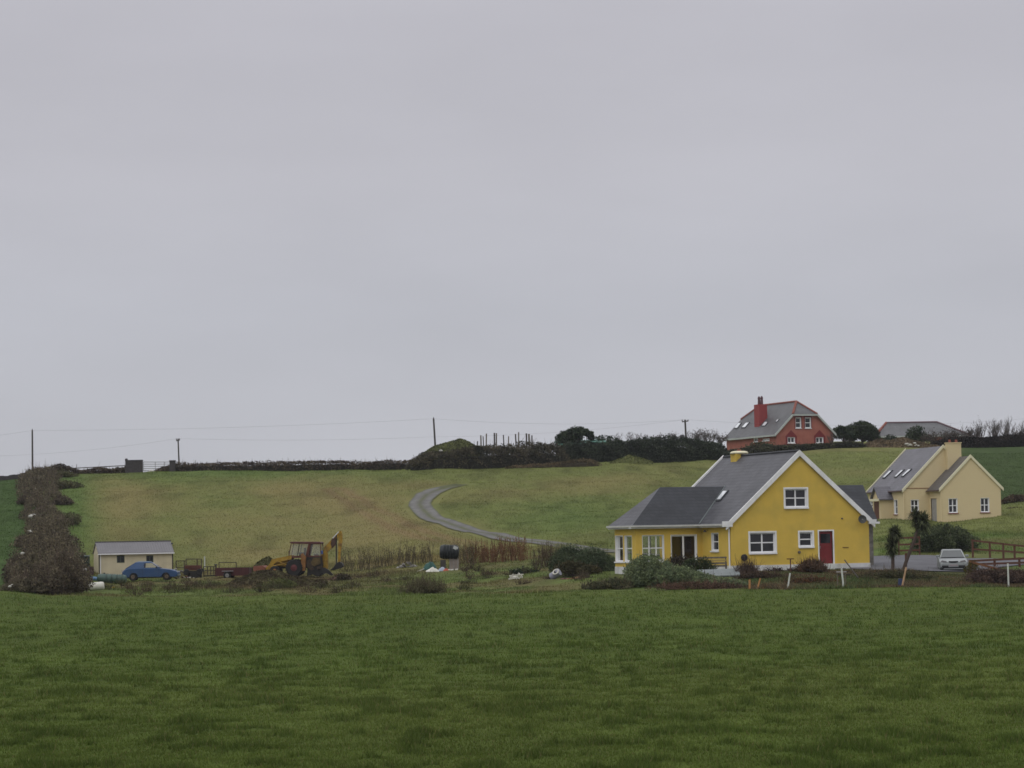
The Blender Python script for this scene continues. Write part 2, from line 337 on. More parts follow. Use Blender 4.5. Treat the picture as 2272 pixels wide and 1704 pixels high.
    def build(s, name, m, parent=None, smooth=False, bevel=0):
        me = bpy.data.meshes.new(name); me.from_pydata(s.v, [], s.f); me.materials.append(m)
        import bmesh
        bm = bmesh.new(); bm.from_mesh(me); bmesh.ops.recalc_face_normals(bm, faces=bm.faces); bm.to_mesh(me); bm.free()
        if smooth:
            me.polygons.foreach_set('use_smooth', [True] * len(me.polygons))
            try: me.set_sharp_from_angle(angle=R(38))
            except Exception: pass
        o = bpy.data.objects.new(name, me); COL.objects.link(o)
        if bevel:
            md = o.modifiers.new('bevel', 'BEVEL'); md.width = bevel; md.segments = 2; md.limit_method = 'ANGLE'; md.angle_limit = R(40)
        if parent: o.parent = parent
        return o
def rect(a, b, c, d): return [(a, c), (b, c), (b, d), (a, d)]
def copy_tree(o, parent=None):
    c = o.copy(); COL.objects.link(c)
    if parent: c.parent = parent
    for ch in [x for x in bpy.data.objects if x.parent == o]: copy_tree(ch, c)
    return c

# vegetation soups ---------------------------------------------------
def basis(n):
    a = rng.normal(size=(n, 3)); a /= np.linalg.norm(a, axis=1)[:, None]
    b = rng.normal(size=(n, 3)); b -= (b * a).sum(1)[:, None] * a; b /= np.linalg.norm(b, axis=1)[:, None]; return a, b
def leaves(name, Cn, size, cA, cB, parent=None, m=None, asp=.55, upv=0.0, dk=.25):
    Cn = np.asarray(Cn, float); n = len(Cn); a, b = basis(n)
    if upv: a = a * (1 - upv) + np.array([0, 0, 1.0]) * upv; a /= np.linalg.norm(a, axis=1)[:, None]
    s = size * rng.uniform(.6, 1.4, n)[:, None]
    V = np.stack([Cn - a * s * .5, Cn - b * s * asp * .5, Cn + a * s * .5, Cn + b * s * asp * .5], 1).reshape(-1, 3)
    fq = .26 / max(size, .1) * 1.1; ph = rng.random() * 50; t = np.clip(.35 * rng.random(n) + 2.2 * (fbm(Cn[:, 0] * fq + Cn[:, 2] * fq * .7 + ph, Cn[:, 1] * fq * .8 + Cn[:, 2] * fq * 1.2, 3, 8) - .38), 0, 1)[:, None]
    c = (np.array(cA) * (1 - t) + np.array(cB) * t) * (1 + dk * rng.normal(size=(n, 1)))
    return npmesh(name, V, np.arange(4 * n).reshape(n, 4), m or VEG, parent, np.repeat(np.clip(c, .003, 1), 4, 0))
def sticks(name, P0, P1, r0, r1, col, parent=None, var=.25):
    P0, P1 = np.asarray(P0, float), np.asarray(P1, float); n = len(P0); d = P1 - P0; d /= np.maximum(np.linalg.norm(d, axis=1), 1e-6)[:, None]
    h = np.where(np.abs(d[:, 2:3]) < .9, [[0, 0, 1.0]], [[1.0, 0, 0]]); a = np.cross(d, h); a /= np.linalg.norm(a, axis=1)[:, None]; b = np.cross(d, a)
    r0 = np.broadcast_to(r0, n)[:, None]; r1 = np.broadcast_to(r1, n)[:, None]; vs = []
    for k in range(3):
        t = 2 * math.pi * k / 3; vs.append(P0 + (a * math.cos(t) + b * math.sin(t)) * r0)
    for k in range(3):
        t = 2 * math.pi * k / 3; vs.append(P1 + (a * math.cos(t) + b * math.sin(t)) * r1)
    V = np.stack(vs, 1).reshape(-1, 3); o = np.arange(n)[:, None] * 6
    Fi = np.concatenate([o + np.array([[0, 1, 4, 3]]), o + np.array([[1, 2, 5, 4]]), o + np.array([[2, 0, 3, 5]])])
    col = np.array(col, float); c = (col if col.ndim == 2 else col[None, :]) * (1 + var * rng.normal(size=(n, 1)))
    return npmesh(name, V, Fi, WOODV, parent, np.repeat(np.clip(c, .003, 1), 6, 0))
def blobpts(blobs, n, shell=.75):
    """points near the (noisy) surfaces of ellipsoids (cx,cy,cz,rx,ry,rz)"""
    bl = np.array(blobs, float); wgt = bl[:, 3] * bl[:, 5] + bl[:, 4] * bl[:, 5]; k = rng.choice(len(bl), n, p=wgt / wgt.sum())
    d = rng.normal(size=(n, 3)); d /= np.linalg.norm(d, axis=1)[:, None]
    r = shell + (1.08 - shell) * rng.random(n) ** .6; r *= .86 + .3 * fbm(d[:, 0] * 3 + k * 3.1, d[:, 1] * 3 + d[:, 2] * 2.3 + k, 3, 4)
    return bl[k, :3] + d * bl[k, 3:] * r[:, None]

# ================================================================== GROUND
def make_ground():
    ys = []; y = -60.0
    while y < 900:
        ys.append(y)
        if y < 30: y += 6
        elif y < 60: y += .30
        elif y < 110: y += .42
        elif y < 170: y += .55
        elif y < 240: y += .7
        elif y < 345: y += .9
        elif y < 500: y += 4
        else: y *= 1.12
    ys = np.array(ys); core = np.linspace(-1, 1, 580)
    outer = np.array([1.15, 1.4, 1.8, 2.5, 4, 7, 12]); s = np.concatenate([-outer[::-1], core, outer])
    W_ = np.maximum(ys, 0) * .235 + 5
    X = s[None, :] * W_[:, None]
    X = np.where(np.abs(s)[None, :] > 1, X + np.sign(s)[None, :] * (np.abs(s)[None, :] - 1) * 25, X)
    X = np.clip(X, -900, 900) + np.where(np.abs(X) > 900, np.sign(X) * np.abs(s)[None, :] * .01, 0)
    Y = np.repeat(ys[:, None], len(s), 1); x = X.ravel(); y = Y.ravel()
    z = gz_np(x, y) + lumps(x, y); c = gcol(x, y)
    nr, ncol = X.shape; i = np.arange(nr - 1)[:, None] * ncol + np.arange(ncol - 1)[None, :]; i = i.ravel()
    o = npmesh('ground', np.stack([x, y, z], 1), np.stack([i, i + 1, i + ncol + 1, i + ncol], 1), SOIL, None, c, True)
    tag(o, kind='structure'); return o
make_ground()
def strip(name, pts, width, zoff, colf, m=SOIL, nx=9):
    """draped road strip with crossfall colours"""
    pts = [Vector((p[0], p[1], 0)) for p in pts]; fine = []
    for i in range(len(pts) - 1):
        p0 = pts[max(i-1, 0)]; p1 = pts[i]; p2 = pts[i+1]; p3 = pts[min(i+2, len(pts)-1)]
        for k in range(12):
            t = k / 12; fine.append(.5 * ((2*p1) + (-p0+p2)*t + (2*p0-5*p1+4*p2-p3)*t*t + (-p0+3*p1-3*p2+p3)*t**3))
    fine.append(pts[-1]); V = []; Cc = []
    for i, p in enumerate(fine):
        d = (fine[min(i+1, len(fine)-1)] - fine[max(i-1, 0)]).normalized(); n = Vector((d.y, -d.x, 0))
        for j in range(nx):
            s = j / (nx - 1) * 2 - 1; q = p + n * s * width / 2
            V.append((q.x, q.y, s))
    V = np.array(V); s = V[:, 2].copy()
    z = gz_np(V[:, 0], V[:, 1]) + lumps(V[:, 0], V[:, 1]) * .9 + zoff; V[:, 2] = z
    Cc = colf(V[:, 0], V[:, 1], s); nr = len(fine); i = (np.arange(nr - 1)[:, None] * nx + np.arange(nx - 1)[None, :]).ravel()
    return tag(npmesh(name, V, np.stack([i, i + 1, i + nx + 1, i + nx], 1), m, None, Cc, True), kind='structure')
TRK = [(1026, 1078), (1005, 1080), (972, 1087), (942, 1103), (932, 1123), (955, 1146), (1005, 1166), (1060, 1181), (1130, 1196), (1232, 1208), (1356, 1224), (1500, 1236)]
tp = [hit(*p) for p in TRK]; tp += [gp(1700, 206), gp(1900, 200)]
def trackcol(x, y, s):
    n = fbm(x * 1.5, y * 1.2, 3, 5)[:, None]; g = np.array([[.150, .147, .143]]) * (.7 + .6 * n); gr = np.array([[.075, .080, .042]]) * (.7 + .6 * n)
    k = np.clip(np.exp(-(s / .26) ** 2) * 1.1 + np.clip((np.abs(s) - .80) * 6, 0, 1), 0, 1)[:, None] * np.clip(n * 1.6, 0, 1)
    e_ = np.clip((y - tp[0].y + 9) / 9, 0, 1)[:, None]; k = np.clip(k + e_ * (y > tp[0].y - 9)[:, None] * (x > tp[2].x)[:, None], 0, 1); return g * (1 - k) + gr * 1.2 * k
strip('farm_track', tp, 2.35, .06, trackcol)
def drivecol(x, y, s):
    n = fbm(x * .6, y * .5, 4, 15)[:, None]; n2 = fbm(x * 5, y * 4, 2, 19)[:, None]
    return np.array([[.125, .125, .135]]) * (.7 + .45 * n + .25 * n2)
def quadpatch(name, near, far, zoff, colf, nx=60, ny=24):
    """near/far: lists (photo column, distance) edges of a draped sheet"""
    V = []
    for i in range(nx):
        t = i / (nx - 1) * (len(near) - 1); k = min(int(t), len(near) - 2); f = t - k
        pn = near[k][0] * (1-f) + near[k+1][0] * f; yn = near[k][1] * (1-f) + near[k+1][1] * f
        pf = far[k][0] * (1-f) + far[k+1][0] * f; yf = far[k][1] * (1-f) + far[k+1][1] * f
        a = P(pn, 1250, yn); b = P(pf, 1250, yf)
        for j in range(ny):
            q = a.lerp(b, j / (ny - 1)); V.append((q.x, q.y, 0))
    V = np.array(V); V[:, 2] = gz_np(V[:, 0], V[:, 1]) + zoff; Cc = colf(V[:, 0], V[:, 1], V[:, 0])
    i = (np.arange(nx - 1)[:, None] * ny + np.arange(ny - 1)[None, :]).ravel()
    return tag(npmesh(name, V, np.stack([i, i + 1, i + ny + 1, i + ny], 1), SOIL, None, Cc, True), kind='structure')
quadpatch('driveway', [(1890, 167), (1945, 164.6), (2060, 163.5), (2155, 165), (2272, 176), (2330, 180)], [(1860, 203), (1945, 201), (2060, 199), (2155, 190), (2272, 188), (2330, 188)], .06, drivecol)

# ---- grass stuff
def blades(name, x, y, h, wd, cols, lean=.35):
    n = len(x); z = gz_np(x, y) + lumps(x, y) - .01; a = rng.uniform(0, 2 * np.pi, n); hh = h * rng.uniform(.5, 1.3, n); ww = wd * rng.uniform(.6, 1.4, n)
    dx = np.cos(a) * ww / 2; dy = np.sin(a) * ww / 2; lx = rng.normal(size=n) * lean * hh; ly = rng.normal(size=n) * lean * hh
    V = np.stack([np.stack([x - dx, y - dy, z], 1), np.stack([x + dx, y + dy, z], 1), np.stack([x + lx, y + ly, z + hh], 1)], 1).reshape(-1, 3)
    return npmesh(name, V, np.arange(3 * n).reshape(n, 3), VEG, None, np.repeat(cols, 3, 0))
def scatter(n, Y0, Y1, pw=1.0, u=.235):
    t = rng.random(n)
    if pw == 0: Y = Y0 + (Y1 - Y0) * t
    else: Y = (Y0 ** (-pw) + (Y1 ** (-pw) - Y0 ** (-pw)) * t) ** (-1 / pw)
    return Y * rng.uniform(-u, u, n), Y
def grass():
    x, y = scatter(730000, 33, 168, .9); px = CX + F * x / y; k = y < edgeY(px) + .5; x, y = x[k], y[k]
    d = fbm(x * 1.9, y * 1.1, 3, 9); c = gcol(x, y) * (1.35 + .20 * rng.normal(size=(len(x), 1)))
    straw = rng.random(len(x)) < .06; c[straw] = np.array([.16, .15, .06])
    h = .04 + .06 * np.clip((d - .54) * 6, 0, 1)
    tag(blades('field_grass', x, y, h * (1 + y * .004), .010 + y * .00016, np.clip(c, .003, 1)), 'short green pasture grass covering the foreground field', 'grass', kind='stuff')
    x, y = scatter(235000, 149, 232, 0); px = CX + F * x / y
    k = (y > edgeY(px)) & (px > -20) & ((px < 1345) | ((px > 1940) & (y > 200))) & ~((px < 60) & (y > 170)); x, y = x[k], y[k]; px = px[k]
    c = gcol(x, y) * (1.35 + .32 * rng.normal(size=(len(x), 1))); h = .08 + .26 * np.clip(fbm(x * .25, y * .2, 3, 71) - .42, 0, 1) * 2.2
    h = np.where(px > 1940, .12, h); clear = ((px > 925) & (px < 1025) & (y > 193) & (y < 201)) | ((px > 1120) & (px < 1265) & (y > 165) & (y < 178)) | ((px > 190) & (px < 425) & (y > 190) & (y < 204)) | ((px > 190) & (px < 260) & (y > 170) & (y < 180)); h = np.where(clear, h * .35, h)
    tag(blades('rough_grass', x, y, h, .05, np.clip(c, .003, 1)), 'rough tussocky grass and weeds between the field edge and the hill', 'grass', kind='stuff')
    x, y = scatter(350000, 224, 338, 0); px = CX + F * x / y; k = (px < 2600)
    tpn = np.array([(p.x, p.y) for p in tp])
    dd = np.full(len(x), 1e9)
    for a, b in zip(tpn[:-1], tpn[1:]):
        ab = b - a; t = np.clip(((x - a[0]) * ab[0] + (y - a[1]) * ab[1]) / (ab @ ab), 0, 1); dd = np.minimum(dd, np.hypot(x - a[0] - t * ab[0], y - a[1] - t * ab[1]))
    k &= dd > 1.9; x, y = x[k], y[k]
    c = gcol(x, y) * (1.35 + .14 * rng.normal(size=(len(x), 1)))
    tag(blades('hill_grass', x, y, .12, .05, np.clip(c, .003, 1)), 'mixed green and straw coloured grass on the hillside', 'grass', kind='stuff')
    # weeds on the bank below the yellow house
    n = 40000; px = rng.uniform(1635, 2300, n); lo = edgeY(px) + .3; Y = lo + (rng.random(n) ** 1.1) * (np.where(px < 1950, 164.5, 162.5) - lo)
    x = Y * (px - CX) / F; nn = fbm(x * .35, Y * .3, 3, 51)[:, None]; h = .10 + .42 * np.clip(fbm(x * .5, Y * .5, 3, 14) - .35, 0, 1) * np.clip((px - 1630) / 50, 0, 1)
    nn = np.clip((nn - .35) * 3, 0, 1); c = np.array([[.078, .108, .040]]) * (1 - nn) + np.array([[.115, .085, .052]]) * nn; c = c * (1.1 + .4 * rng.normal(size=(n, 1))); c = np.where((rng.random(n) < .03)[:, None], [[.2, .11, .04]], c)
    tag(blades('bank_weeds', x, Y, h, .05, np.clip(c, .003, 1), .5), 'dark brown and green weeds on the bank below the yellow house', 'weeds', kind='stuff')
grass()

# ================================================================== HOUSE TOOLS
class House:
    def __init__(s, name, label, px, Y, zrel, head, cat='house'):
        x = (px - CX) / F * Y
        s.o = thing(name, label, cat, (x, Y, zrel + HZ), R(head))
        s.Mi = (Matrix.Translation((x, Y, zrel + HZ)) @ Matrix.Rotation(R(head), 4, 'Z')).inverted()
    def on(s, px, py, pt, n):
        """photo pixel -> local point on a local plane"""
        o = s.Mi @ Vector((0, 0, HZ)); d = (s.Mi.to_3x3() @ Vector(ray(px, py))); n = Vector(n); t = (Vector(pt) - o).dot(n) / d.dot(n); return o + d * t
def window(parent, O, U, V, Nn, r, cols=2, rows=2, pane=DGLASS, sill=True, depth=.12, fm=None, name='window', tf=.07, sillmat=None, rowpos=None):
    fm = fm or UPVC; u0, u1, v0, v1 = r; b = B(); n0, n1 = -depth - .05, -depth + .02
    # white reveal lining
    for a in ((u0, u0 + .02, v0, v1), (u1 - .02, u1, v0, v1), (u0 + .02, u1 - .02, v1 - .02, v1), (u0 + .02, u1 - .02, v0, v0 + .02)): b.fr(O, U, V, Nn, *a, -depth - .04, .012)
    i0, i1, j0, j1 = u0 + .02, u1 - .02, v0 + .02, v1 - .02
    b.fr(O, U, V, Nn, i0, i0 + tf, j0, j1, n0, n1); b.fr(O, U, V, Nn, i1 - tf, i1, j0, j1, n0, n1)
    b.fr(O, U, V, Nn, i0 + tf, i1 - tf, j1 - tf, j1, n0, n1); b.fr(O, U, V, Nn, i0 + tf, i1 - tf, j0, j0 + tf, n0, n1)
    for c in range(1, cols):
        x = i0 + (i1 - i0) * c / cols; b.fr(O, U, V, Nn, x - tf * .6, x + tf * .6, j0 + tf, j1 - tf, n0 + .004, n1 - .004)
    for c in range(1, rows):
        y = j0 + (j1 - j0) * (rowpos if rowpos else c / rows); b.fr(O, U, V, Nn, i0 + tf, i1 - tf, y - tf * .5, y + tf * .5, n0 + .008, n1 - .008)
    f = b.build(name, fm, parent)
    g = B(); O, U, V, Nn = map(Vector, (O, U, V, Nn)); k = -depth - .03; g.add([O + U * a + V * c + Nn * k for a, c in ((i0, j0), (i1, j0), (i1, j1), (i0, j1))], [(0, 1, 2, 3)]); g.build('pane', pane, f)
    if sill:
        s = B(); s.fr(O, U, V, Nn, u0 - .08, u1 + .08, v0 - .09, v0 - .002, -depth, .09); s.build('sill', sillmat or WHITE, f)
    return f
def skylight(H, parent, quad_px, pt, n, lift=.05):
    """roof window given by photo outline corners on a roof plane"""
    n = Vector(n).normalized(); c = [H.on(*q, pt, n) for q in quad_px]; b = B(); cen = sum(c, Vector()) / 4
    b.slab([p + n * .09 for p in c], n * -.12); f = b.build('skylight', mat('skylight_frame', (.05, .055, .06), .5), parent)
    g = B(); g.add([cen + (p - cen) * .78 + n * .10 for p in c], [(0, 1, 2, 3)]); g.build('pane', mat('roof_glass_sky_reflection', (.72, .75, .78), .08, .1, 1, spec=1.0), f)  # pale pane colour has the sky's reflection painted in

# ================================================================== YELLOW HOUSE
H = House('yellow_house', 'bright yellow rendered house with slate roof, white verges and red side door', 1615, 167, -2.25, 19)
yo = H.o; G, W_, EV = .29, 9.43, 3.05; AP = EV + 4.22; TP = 4.22 / (W_ / 2); LR = 11.7
X, Yv, Zv = (1, 0, 0), (0, 1, 0), (0, 0, 1)
def gpx(px, py, r=0.0): q = H.on(px, py, (0, r, 0), (0, 1, 0)); return q.x, q.z
def gr4(px0, px1, py0, py1, r=0.0):
    a = gpx(px0, py1, r); b_ = gpx(px1, py0, r); return (a[0], b_[0], a[1], b_[1])
wU = gr4(1742, 1790, 1084, 1126); wL = gr4(1664, 1720, 1181, 1227); wS = gr4(1774, 1803, 1180, 1213); dR = gr4(1818.5, 1847, 1178, 1249.5)
b = B(); b.poly([(0, G), (W_, G), (W_, EV), (W_/2, AP), (0, EV)], [rect(*wU), rect(*wL), rect(*wS), rect(dR[0], dR[1], G + .002, dR[3])], (0, 0, 0), X, Zv)
# left side wall with the narrow window, rear wall, right wall
nwin = [H.on(px, py, (0, 0, 0), (1, 0, 0)) for px, py in ((1579, 1222), (1594, 1182))]
nw = (nwin[1].y, nwin[0].y, nwin[0].z, nwin[1].z)
b.poly([(.0, G), (4.58, G), (4.58, EV), (.0, EV)], [rect(*nw)], (0, 0, 0), Yv, Zv)
b.add([(0, 8.2, G), (0, LR, G), (0, LR, EV), (0, 8.2, EV)], [(0, 1, 2, 3)])
b.add([(W_, 0, G), (W_, LR, G), (W_, LR, EV), (W_, 0, EV)], [(0, 1, 2, 3)])
b.add([(0, LR, G), (W_, LR, G), (W_, LR, EV), (W_/2, LR, AP), (0, LR, EV)], [(0, 1, 2, 3, 4)])
b.build('wall', YEL, yo)
b = B(); b.box(-.03, dR[0], -.04, .3, -.7, G); b.box(dR[0], dR[1], -.04, .3, -.7, G - .0); b.box(dR[1], W_ + .03, -.04, .3, -.7, G); b.box(-.03, .3, .3, LR, -.7, G); b.build('plinth', PLINTH, yo)
b = B(); b.add([(0.05, 4.58, G), (0.05, 8.2, G), (.05, 8.2, EV), (.05, 4.58, EV)], [(0, 1, 2, 3)]); b.build('inner_wall', mat('interior_brown_wall', (.10, .06, .04), .9, .3, 1), yo)
window(yo, (0, 0, 0), X, Zv, (0, -1, 0), wU); window(yo, (0, 0, 0), X, Zv, (0, -1, 0), wL); window(yo, (0, 0, 0), X, Zv, (0, -1, 0), wS, 1, 2)
window(yo, (0, 0, 0), Yv, Zv, (-1, 0, 0), nw, 1, 2, tf=.06)
# flat white surround band round each gable opening
for r_ in (wU, wL, wS):
    b = B()
    for a in ((r_[0]-.09, r_[0], r_[2], r_[3]+.09), (r_[1], r_[1]+.09, r_[2], r_[3]+.09), (r_[0], r_[1], r_[3], r_[3]+.09)): b.fr((0, 0, 0), X, Zv, (0, -1, 0), *a, .0, .018)
    b.build('plaster_band', WHITE, yo)
b = B()
for a in ((dR[0]-.08, dR[0], G, dR[3]+.08), (dR[1], dR[1]+.1, G, dR[3]+.08), (dR[0], dR[1], dR[3], dR[3]+.08)): b.fr((0, 0, 0), X, Zv, (0, -1, 0), *a, 0, .018)
b.build('plaster_band', WHITE, yo)
b = B(); b.fr((0, 0, 0), X, Zv, (0, -1, 0), dR[0] + .01, dR[1] - .01, G + .01, dR[3] - .01, -.14, -.08); d = b.build('door', DRED, yo)
b = B(); b.fr((0, 0, 0), X, Zv, (0, -1, 0), dR[0] + .13, dR[1] - .13, dR[3] - .75, dR[3] - .16, -.08, -.07); b.build('pane', DGLASS, d)
b = B(); b.fr((0, 0, 0), X, Zv, (0, -1, 0), dR[0] + .06, dR[0] + .10, G + .95, G + 1.1, -.08, -.03); b.build('handle', STEEL, d)
b = B(); b.box(dR[0] - .1, dR[1] + .25, -.55, -.042, -.5, G - .02); b.build('doorstep', PLINTH, yo)
# roof: two slopes
def mz(g): return EV + .06 + g * TP
b = B(); oh = .34
b.slab([(-oh, -.10, mz(-oh)), (W_/2, -.10, mz(W_/2)), (W_/2, LR + .1, mz(W_/2)), (-oh, LR + .1, mz(-oh))], .12)
b.slab([(W_ + oh, -.10, mz(-oh)), (W_/2, -.10, mz(W_/2)), (W_/2, LR + .1, mz(W_/2)), (W_ + oh, LR + .1, mz(-oh))], .12)
rf = b.build('roof', SLATE, yo)
b = B(); b.tube((W_/2, -.1, mz(W_/2) + .02), (W_/2, LR + .1, mz(W_/2) + .02), .09, n=6); b.build('ridge_tile', SLATE2, rf)
# chimney
cc = H.on(1640, 1008, (W_/2, 0, 0), (1, 0, 0)); cy = cc.y
b = B(); b.box(W_/2 - .42, W_/2 + .42, cy - .45, cy + .45, mz(W_/2) - .6, mz(W_/2) + .14); ch = b.build('chimney', YEL, rf)
b = B(); b.lathe([(.56, 0), (.60, .04), (.60, .09), (.50, .16), (.36, .19)], (W_/2, cy, mz(W_/2) + .14), n=16); b.build('chimney_cap', CREAM, ch, True)
b = B(); b.lathe([(.15, 0), (.13, .12), (.15, .14)], (W_/2, cy, mz(W_/2) + .31), n=10); b.build('chimney_pot', TERRA, ch)
# verges
def verge(parent, pts, y0, y1, dep, m=WHITE, name='bargeboard'):
    b = B(); (g0, z0), (g1, z1) = pts
    b.slab([(g0, y0, z0), (g1, y0, z1), (g1, y1, z1), (g0, y1, z0)], dep); return b.build(name, m, parent)
verge(yo, ((-oh - .02, mz(-oh) + .05), (W_/2, mz(W_/2) + .07)), -.17, -.06, .36); verge(yo, ((W_ + oh + .02, mz(-oh) + .05), (W_/2, mz(W_/2) + .07)), -.17, -.06, .36)
verge(yo, ((-oh - .02, mz(-oh) + .14), (W_/2, mz(W_/2) + .14)), LR, LR + .16, .34)
b = B(); b.fr((0, 0, 0), X, Zv, (0, -1, 0), -.5, .05, EV - .36, EV - .02, -.16, .19); b.build('eave_box', WHITE, yo)
b = B(); b.fr((0, 0, 0), X, Zv, (0, -1, 0), W_ - .05, W_ + .45, EV - .32, EV - .04, -.16, .19); b.build('eave_box', WHITE, yo)
# gutter along left eave and sunroom
GZ = EV - .22; GUT = mat('weathered_gutter', (.52, .52, .50), .5, .1)
b = B(); b.box(-.46, -.36, .16, 4.15, GZ - .06, GZ + .05); b.box(-.36, -.02, .16, 4.3, GZ - .16, GZ - .06)
b.build('gutter', GUT, yo)
b = B(); b.tube((-.07, .12, .0), (-.07, .12, GZ - .15), .05); b.build('downpipe', UPVC, yo)
# sunroom
S0, S1, SG = 4.58, 8.2, -4.5; sz = GZ + .06; rz = 5.30
w1 = gr4(1425.5, 1473, 1186.5, 1246, S0); w2 = gr4(1489, 1546, 1185.5, 1248, S0); w2 = (w2[0], w2[1], G + .05, w2[3])
b = B(); b.poly([(SG, G), (0, G), (0, EV - .1), (SG, EV - .1)], [rect(*w1), rect(w2[0], w2[1], G + .05, w2[3])], (0, S0, 0), X, Zv)
ew = []
for a in ((1366, 1382), (1386.5, 1402)):
    q = [H.on(a[0], 1246, (SG, 0, 0), X), H.on(a[1], 1188, (SG, 0, 0), X)]; ew.append((max(q[1].y, S0 + .12), q[0].y, q[0].z, q[1].z))
ew[1] = (ew[1][0], min(ew[1][1], ew[0][0] - .15), ew[1][2], ew[1][3])
b.poly([(S0, G), (S1, G), (S1, EV - .1), (S0, EV - .1)], [rect(*e_) for e_ in ew], (SG, 0, 0), Yv, Zv)
bk = (-4.0, -1.2, ew[0][2], ew[0][3])
b.poly([(SG, G), (0, G), (0, EV - .1), (SG, EV - .1)], [rect(*bk)], (0, S1, 0), X, Zv)
b.build('sunroom_wall', YEL, yo)
b = B(); b.box(SG - .03, 0, S0 - .04, S1 + .03, -.7, G); b.build('sunroom_plinth', PLINTH, yo)
window(yo, (0, S0, 0), X, Zv, (0, -1, 0), w1, 3, 2, GLASS, tf=.06, rowpos=.5)
f = window(yo, (0, S0, 0), X, Zv, (0, -1, 0), w2, 2, 1, GLASS, sill=False, tf=.09, name='patio_door')
for e_ in ew: window(yo, (SG, 0, 0), Yv, Zv, (-1, 0, 0), e_, 1, 2, GLASS, tf=.06)
window(yo, (0, S1, 0), X, Zv, (0, 1, 0), bk, 3, 2, GLASS, sill=False, tf=.06)
b = B(); c0 = (SG - .32, S0 - .32); c1 = (SG - .32, S1 + .3); ym = (S0 + S1) / 2; hg = -2.05; gv = (rz - mz(0)) / TP
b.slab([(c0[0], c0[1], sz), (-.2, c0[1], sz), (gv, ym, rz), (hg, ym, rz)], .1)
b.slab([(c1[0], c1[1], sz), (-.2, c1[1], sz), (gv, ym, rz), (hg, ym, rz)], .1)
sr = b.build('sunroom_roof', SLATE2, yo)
b = B(); b.slab([(c0[0], c0[1], sz), (c1[0], c1[1], sz), (hg, ym, rz)], .1); b.build('hip_slope', SLATE, sr)  # hip face takes the lighter slate; its sky sheen is put into the colour
b = B(); b.bar((-.28, c0[1] + .02, sz + .05), (gv + .05, ym, rz + .06), (.11, .05, 0), (0, 0, .03)); b.build('lead_valley', LEAD, sr)
b = B(); b.box(SG - .46, -.36, S0 - .44, S0 - .34, GZ - .06, GZ + .05); b.box(SG - .46, -.36, S0 - .34, S0 - .01, GZ - .16, GZ - .06)
b.box(SG - .46, SG - .36, S0 - .34, S1 + .3, GZ - .06, GZ + .05); b.box(SG - .36, SG - .01, S0, S1 + .3, GZ - .16, GZ - .06); b.build('sunroom_gutter', GUT, yo)
# skylight on the main slope beside the valley
skylight(H, yo, [(1589, 1113), (1599, 1112), (1618, 1089), (1607, 1089)], (0, 0, mz(0)), (-TP, 0, 1))
# stone-fronted wing on the far side
b = B(); g1 = 12.0
b.add([(W_, S0, -.5), (g1, S0, -.5), (g1, S0, EV), (W_, S0, EV)], [(0, 1, 2, 3)]); b.add([(g1, S0, -.5), (g1, S1, -.5), (g1, S1, EV), (g1, (S0 + S1)/2, rz - .1), (g1, S0, EV)], [(0, 1, 2, 3, 4)])
b.build('stone_wall', STONE, yo)
b = B(); b.slab([(W_ - 2.3, S0 - .3, EV - .2), (g1 + .25, S0 - .3, EV - .2), (g1 + .25, ym, rz), (W_ - 2.3, ym, rz)], .1); b.slab([(W_ - 2.3, S1 + .3, EV - .2), (g1 + .25, S1 + .3, EV - .2), (g1 + .25, ym, rz), (W_ - 2.3, ym, rz)], .1)
b.build('wing_roof', SLATE2, yo)
b = B(); b.box(W_ + .1, g1 + .3, S0 - .4, S0 - .3, EV - .3, EV - .18); b.build('wing_gutter', UPVC, yo)
# dish, vents, pipes, lamp
dc = H.on(1913.5, 1152, (0, -.35, 0), Yv); b = B()
b.lathe([(.02, .10), (.12, .085), (.2, .04), (.27, 0), (.27, -.02), (.2, .02), (.1, .06)], dc, (.2, 1, -.25), n=18); sdd = b.build('satellite_dish', mat('dull_grey_dish', (.055, .055, .05), .6), yo, True)
b = B(); b.tube(dc + Vector((0, .06, 0)), (dc.x + .1, 0, dc.z - .05), .025); b.tube(dc, dc + Vector((-.1, -.3, -.05)), .015); b.build('dish_arm', STEEL, sdd)
for (px, py, rr, nm) in ((1773, 1225, .09, 'wall_vent'), (1868, 1150, .05, 'wall_vent')):
    q = H.on(px, py, (0, 0, 0), Yv); b = B(); b.lathe([(rr, 0), (rr, .07), (rr * .6, .09)], q, (0, -1, 0), n=12); b.build(nm, mat('grey_vent', (.12, .10, .08), .7), yo)
q = H.on(1650.5, 1237, (0, 0, 0), Yv); b = B(); b.lathe([(.19, .0), (.21, .02), (.21, .12), (.17, .14), (.07, .14), (.07, .2)], q, (0, -1, 0), n=18); b.build('hose_reel', DARK, yo)
q = H.on(1876, 1214.5, (0, 0, 0), Yv); b = B(); b.fr(q, X, Zv, (0, -1, 0), -.2, .2, -.02, .02, 0, .03); b.build('name_plate', WOODB, yo)
q = H.on(1571, 1176, (0, 0, 0), X); b = B(); b.tube(q, q + Vector((-.22, 0, .02)), .02); b.lathe([(.03, 0), (.12, -.10), (.12, -.12)], q + Vector((-.22, 0, 0)), (0, 0, 1), n=10); b.build('wall_lamp', DARK, yo)

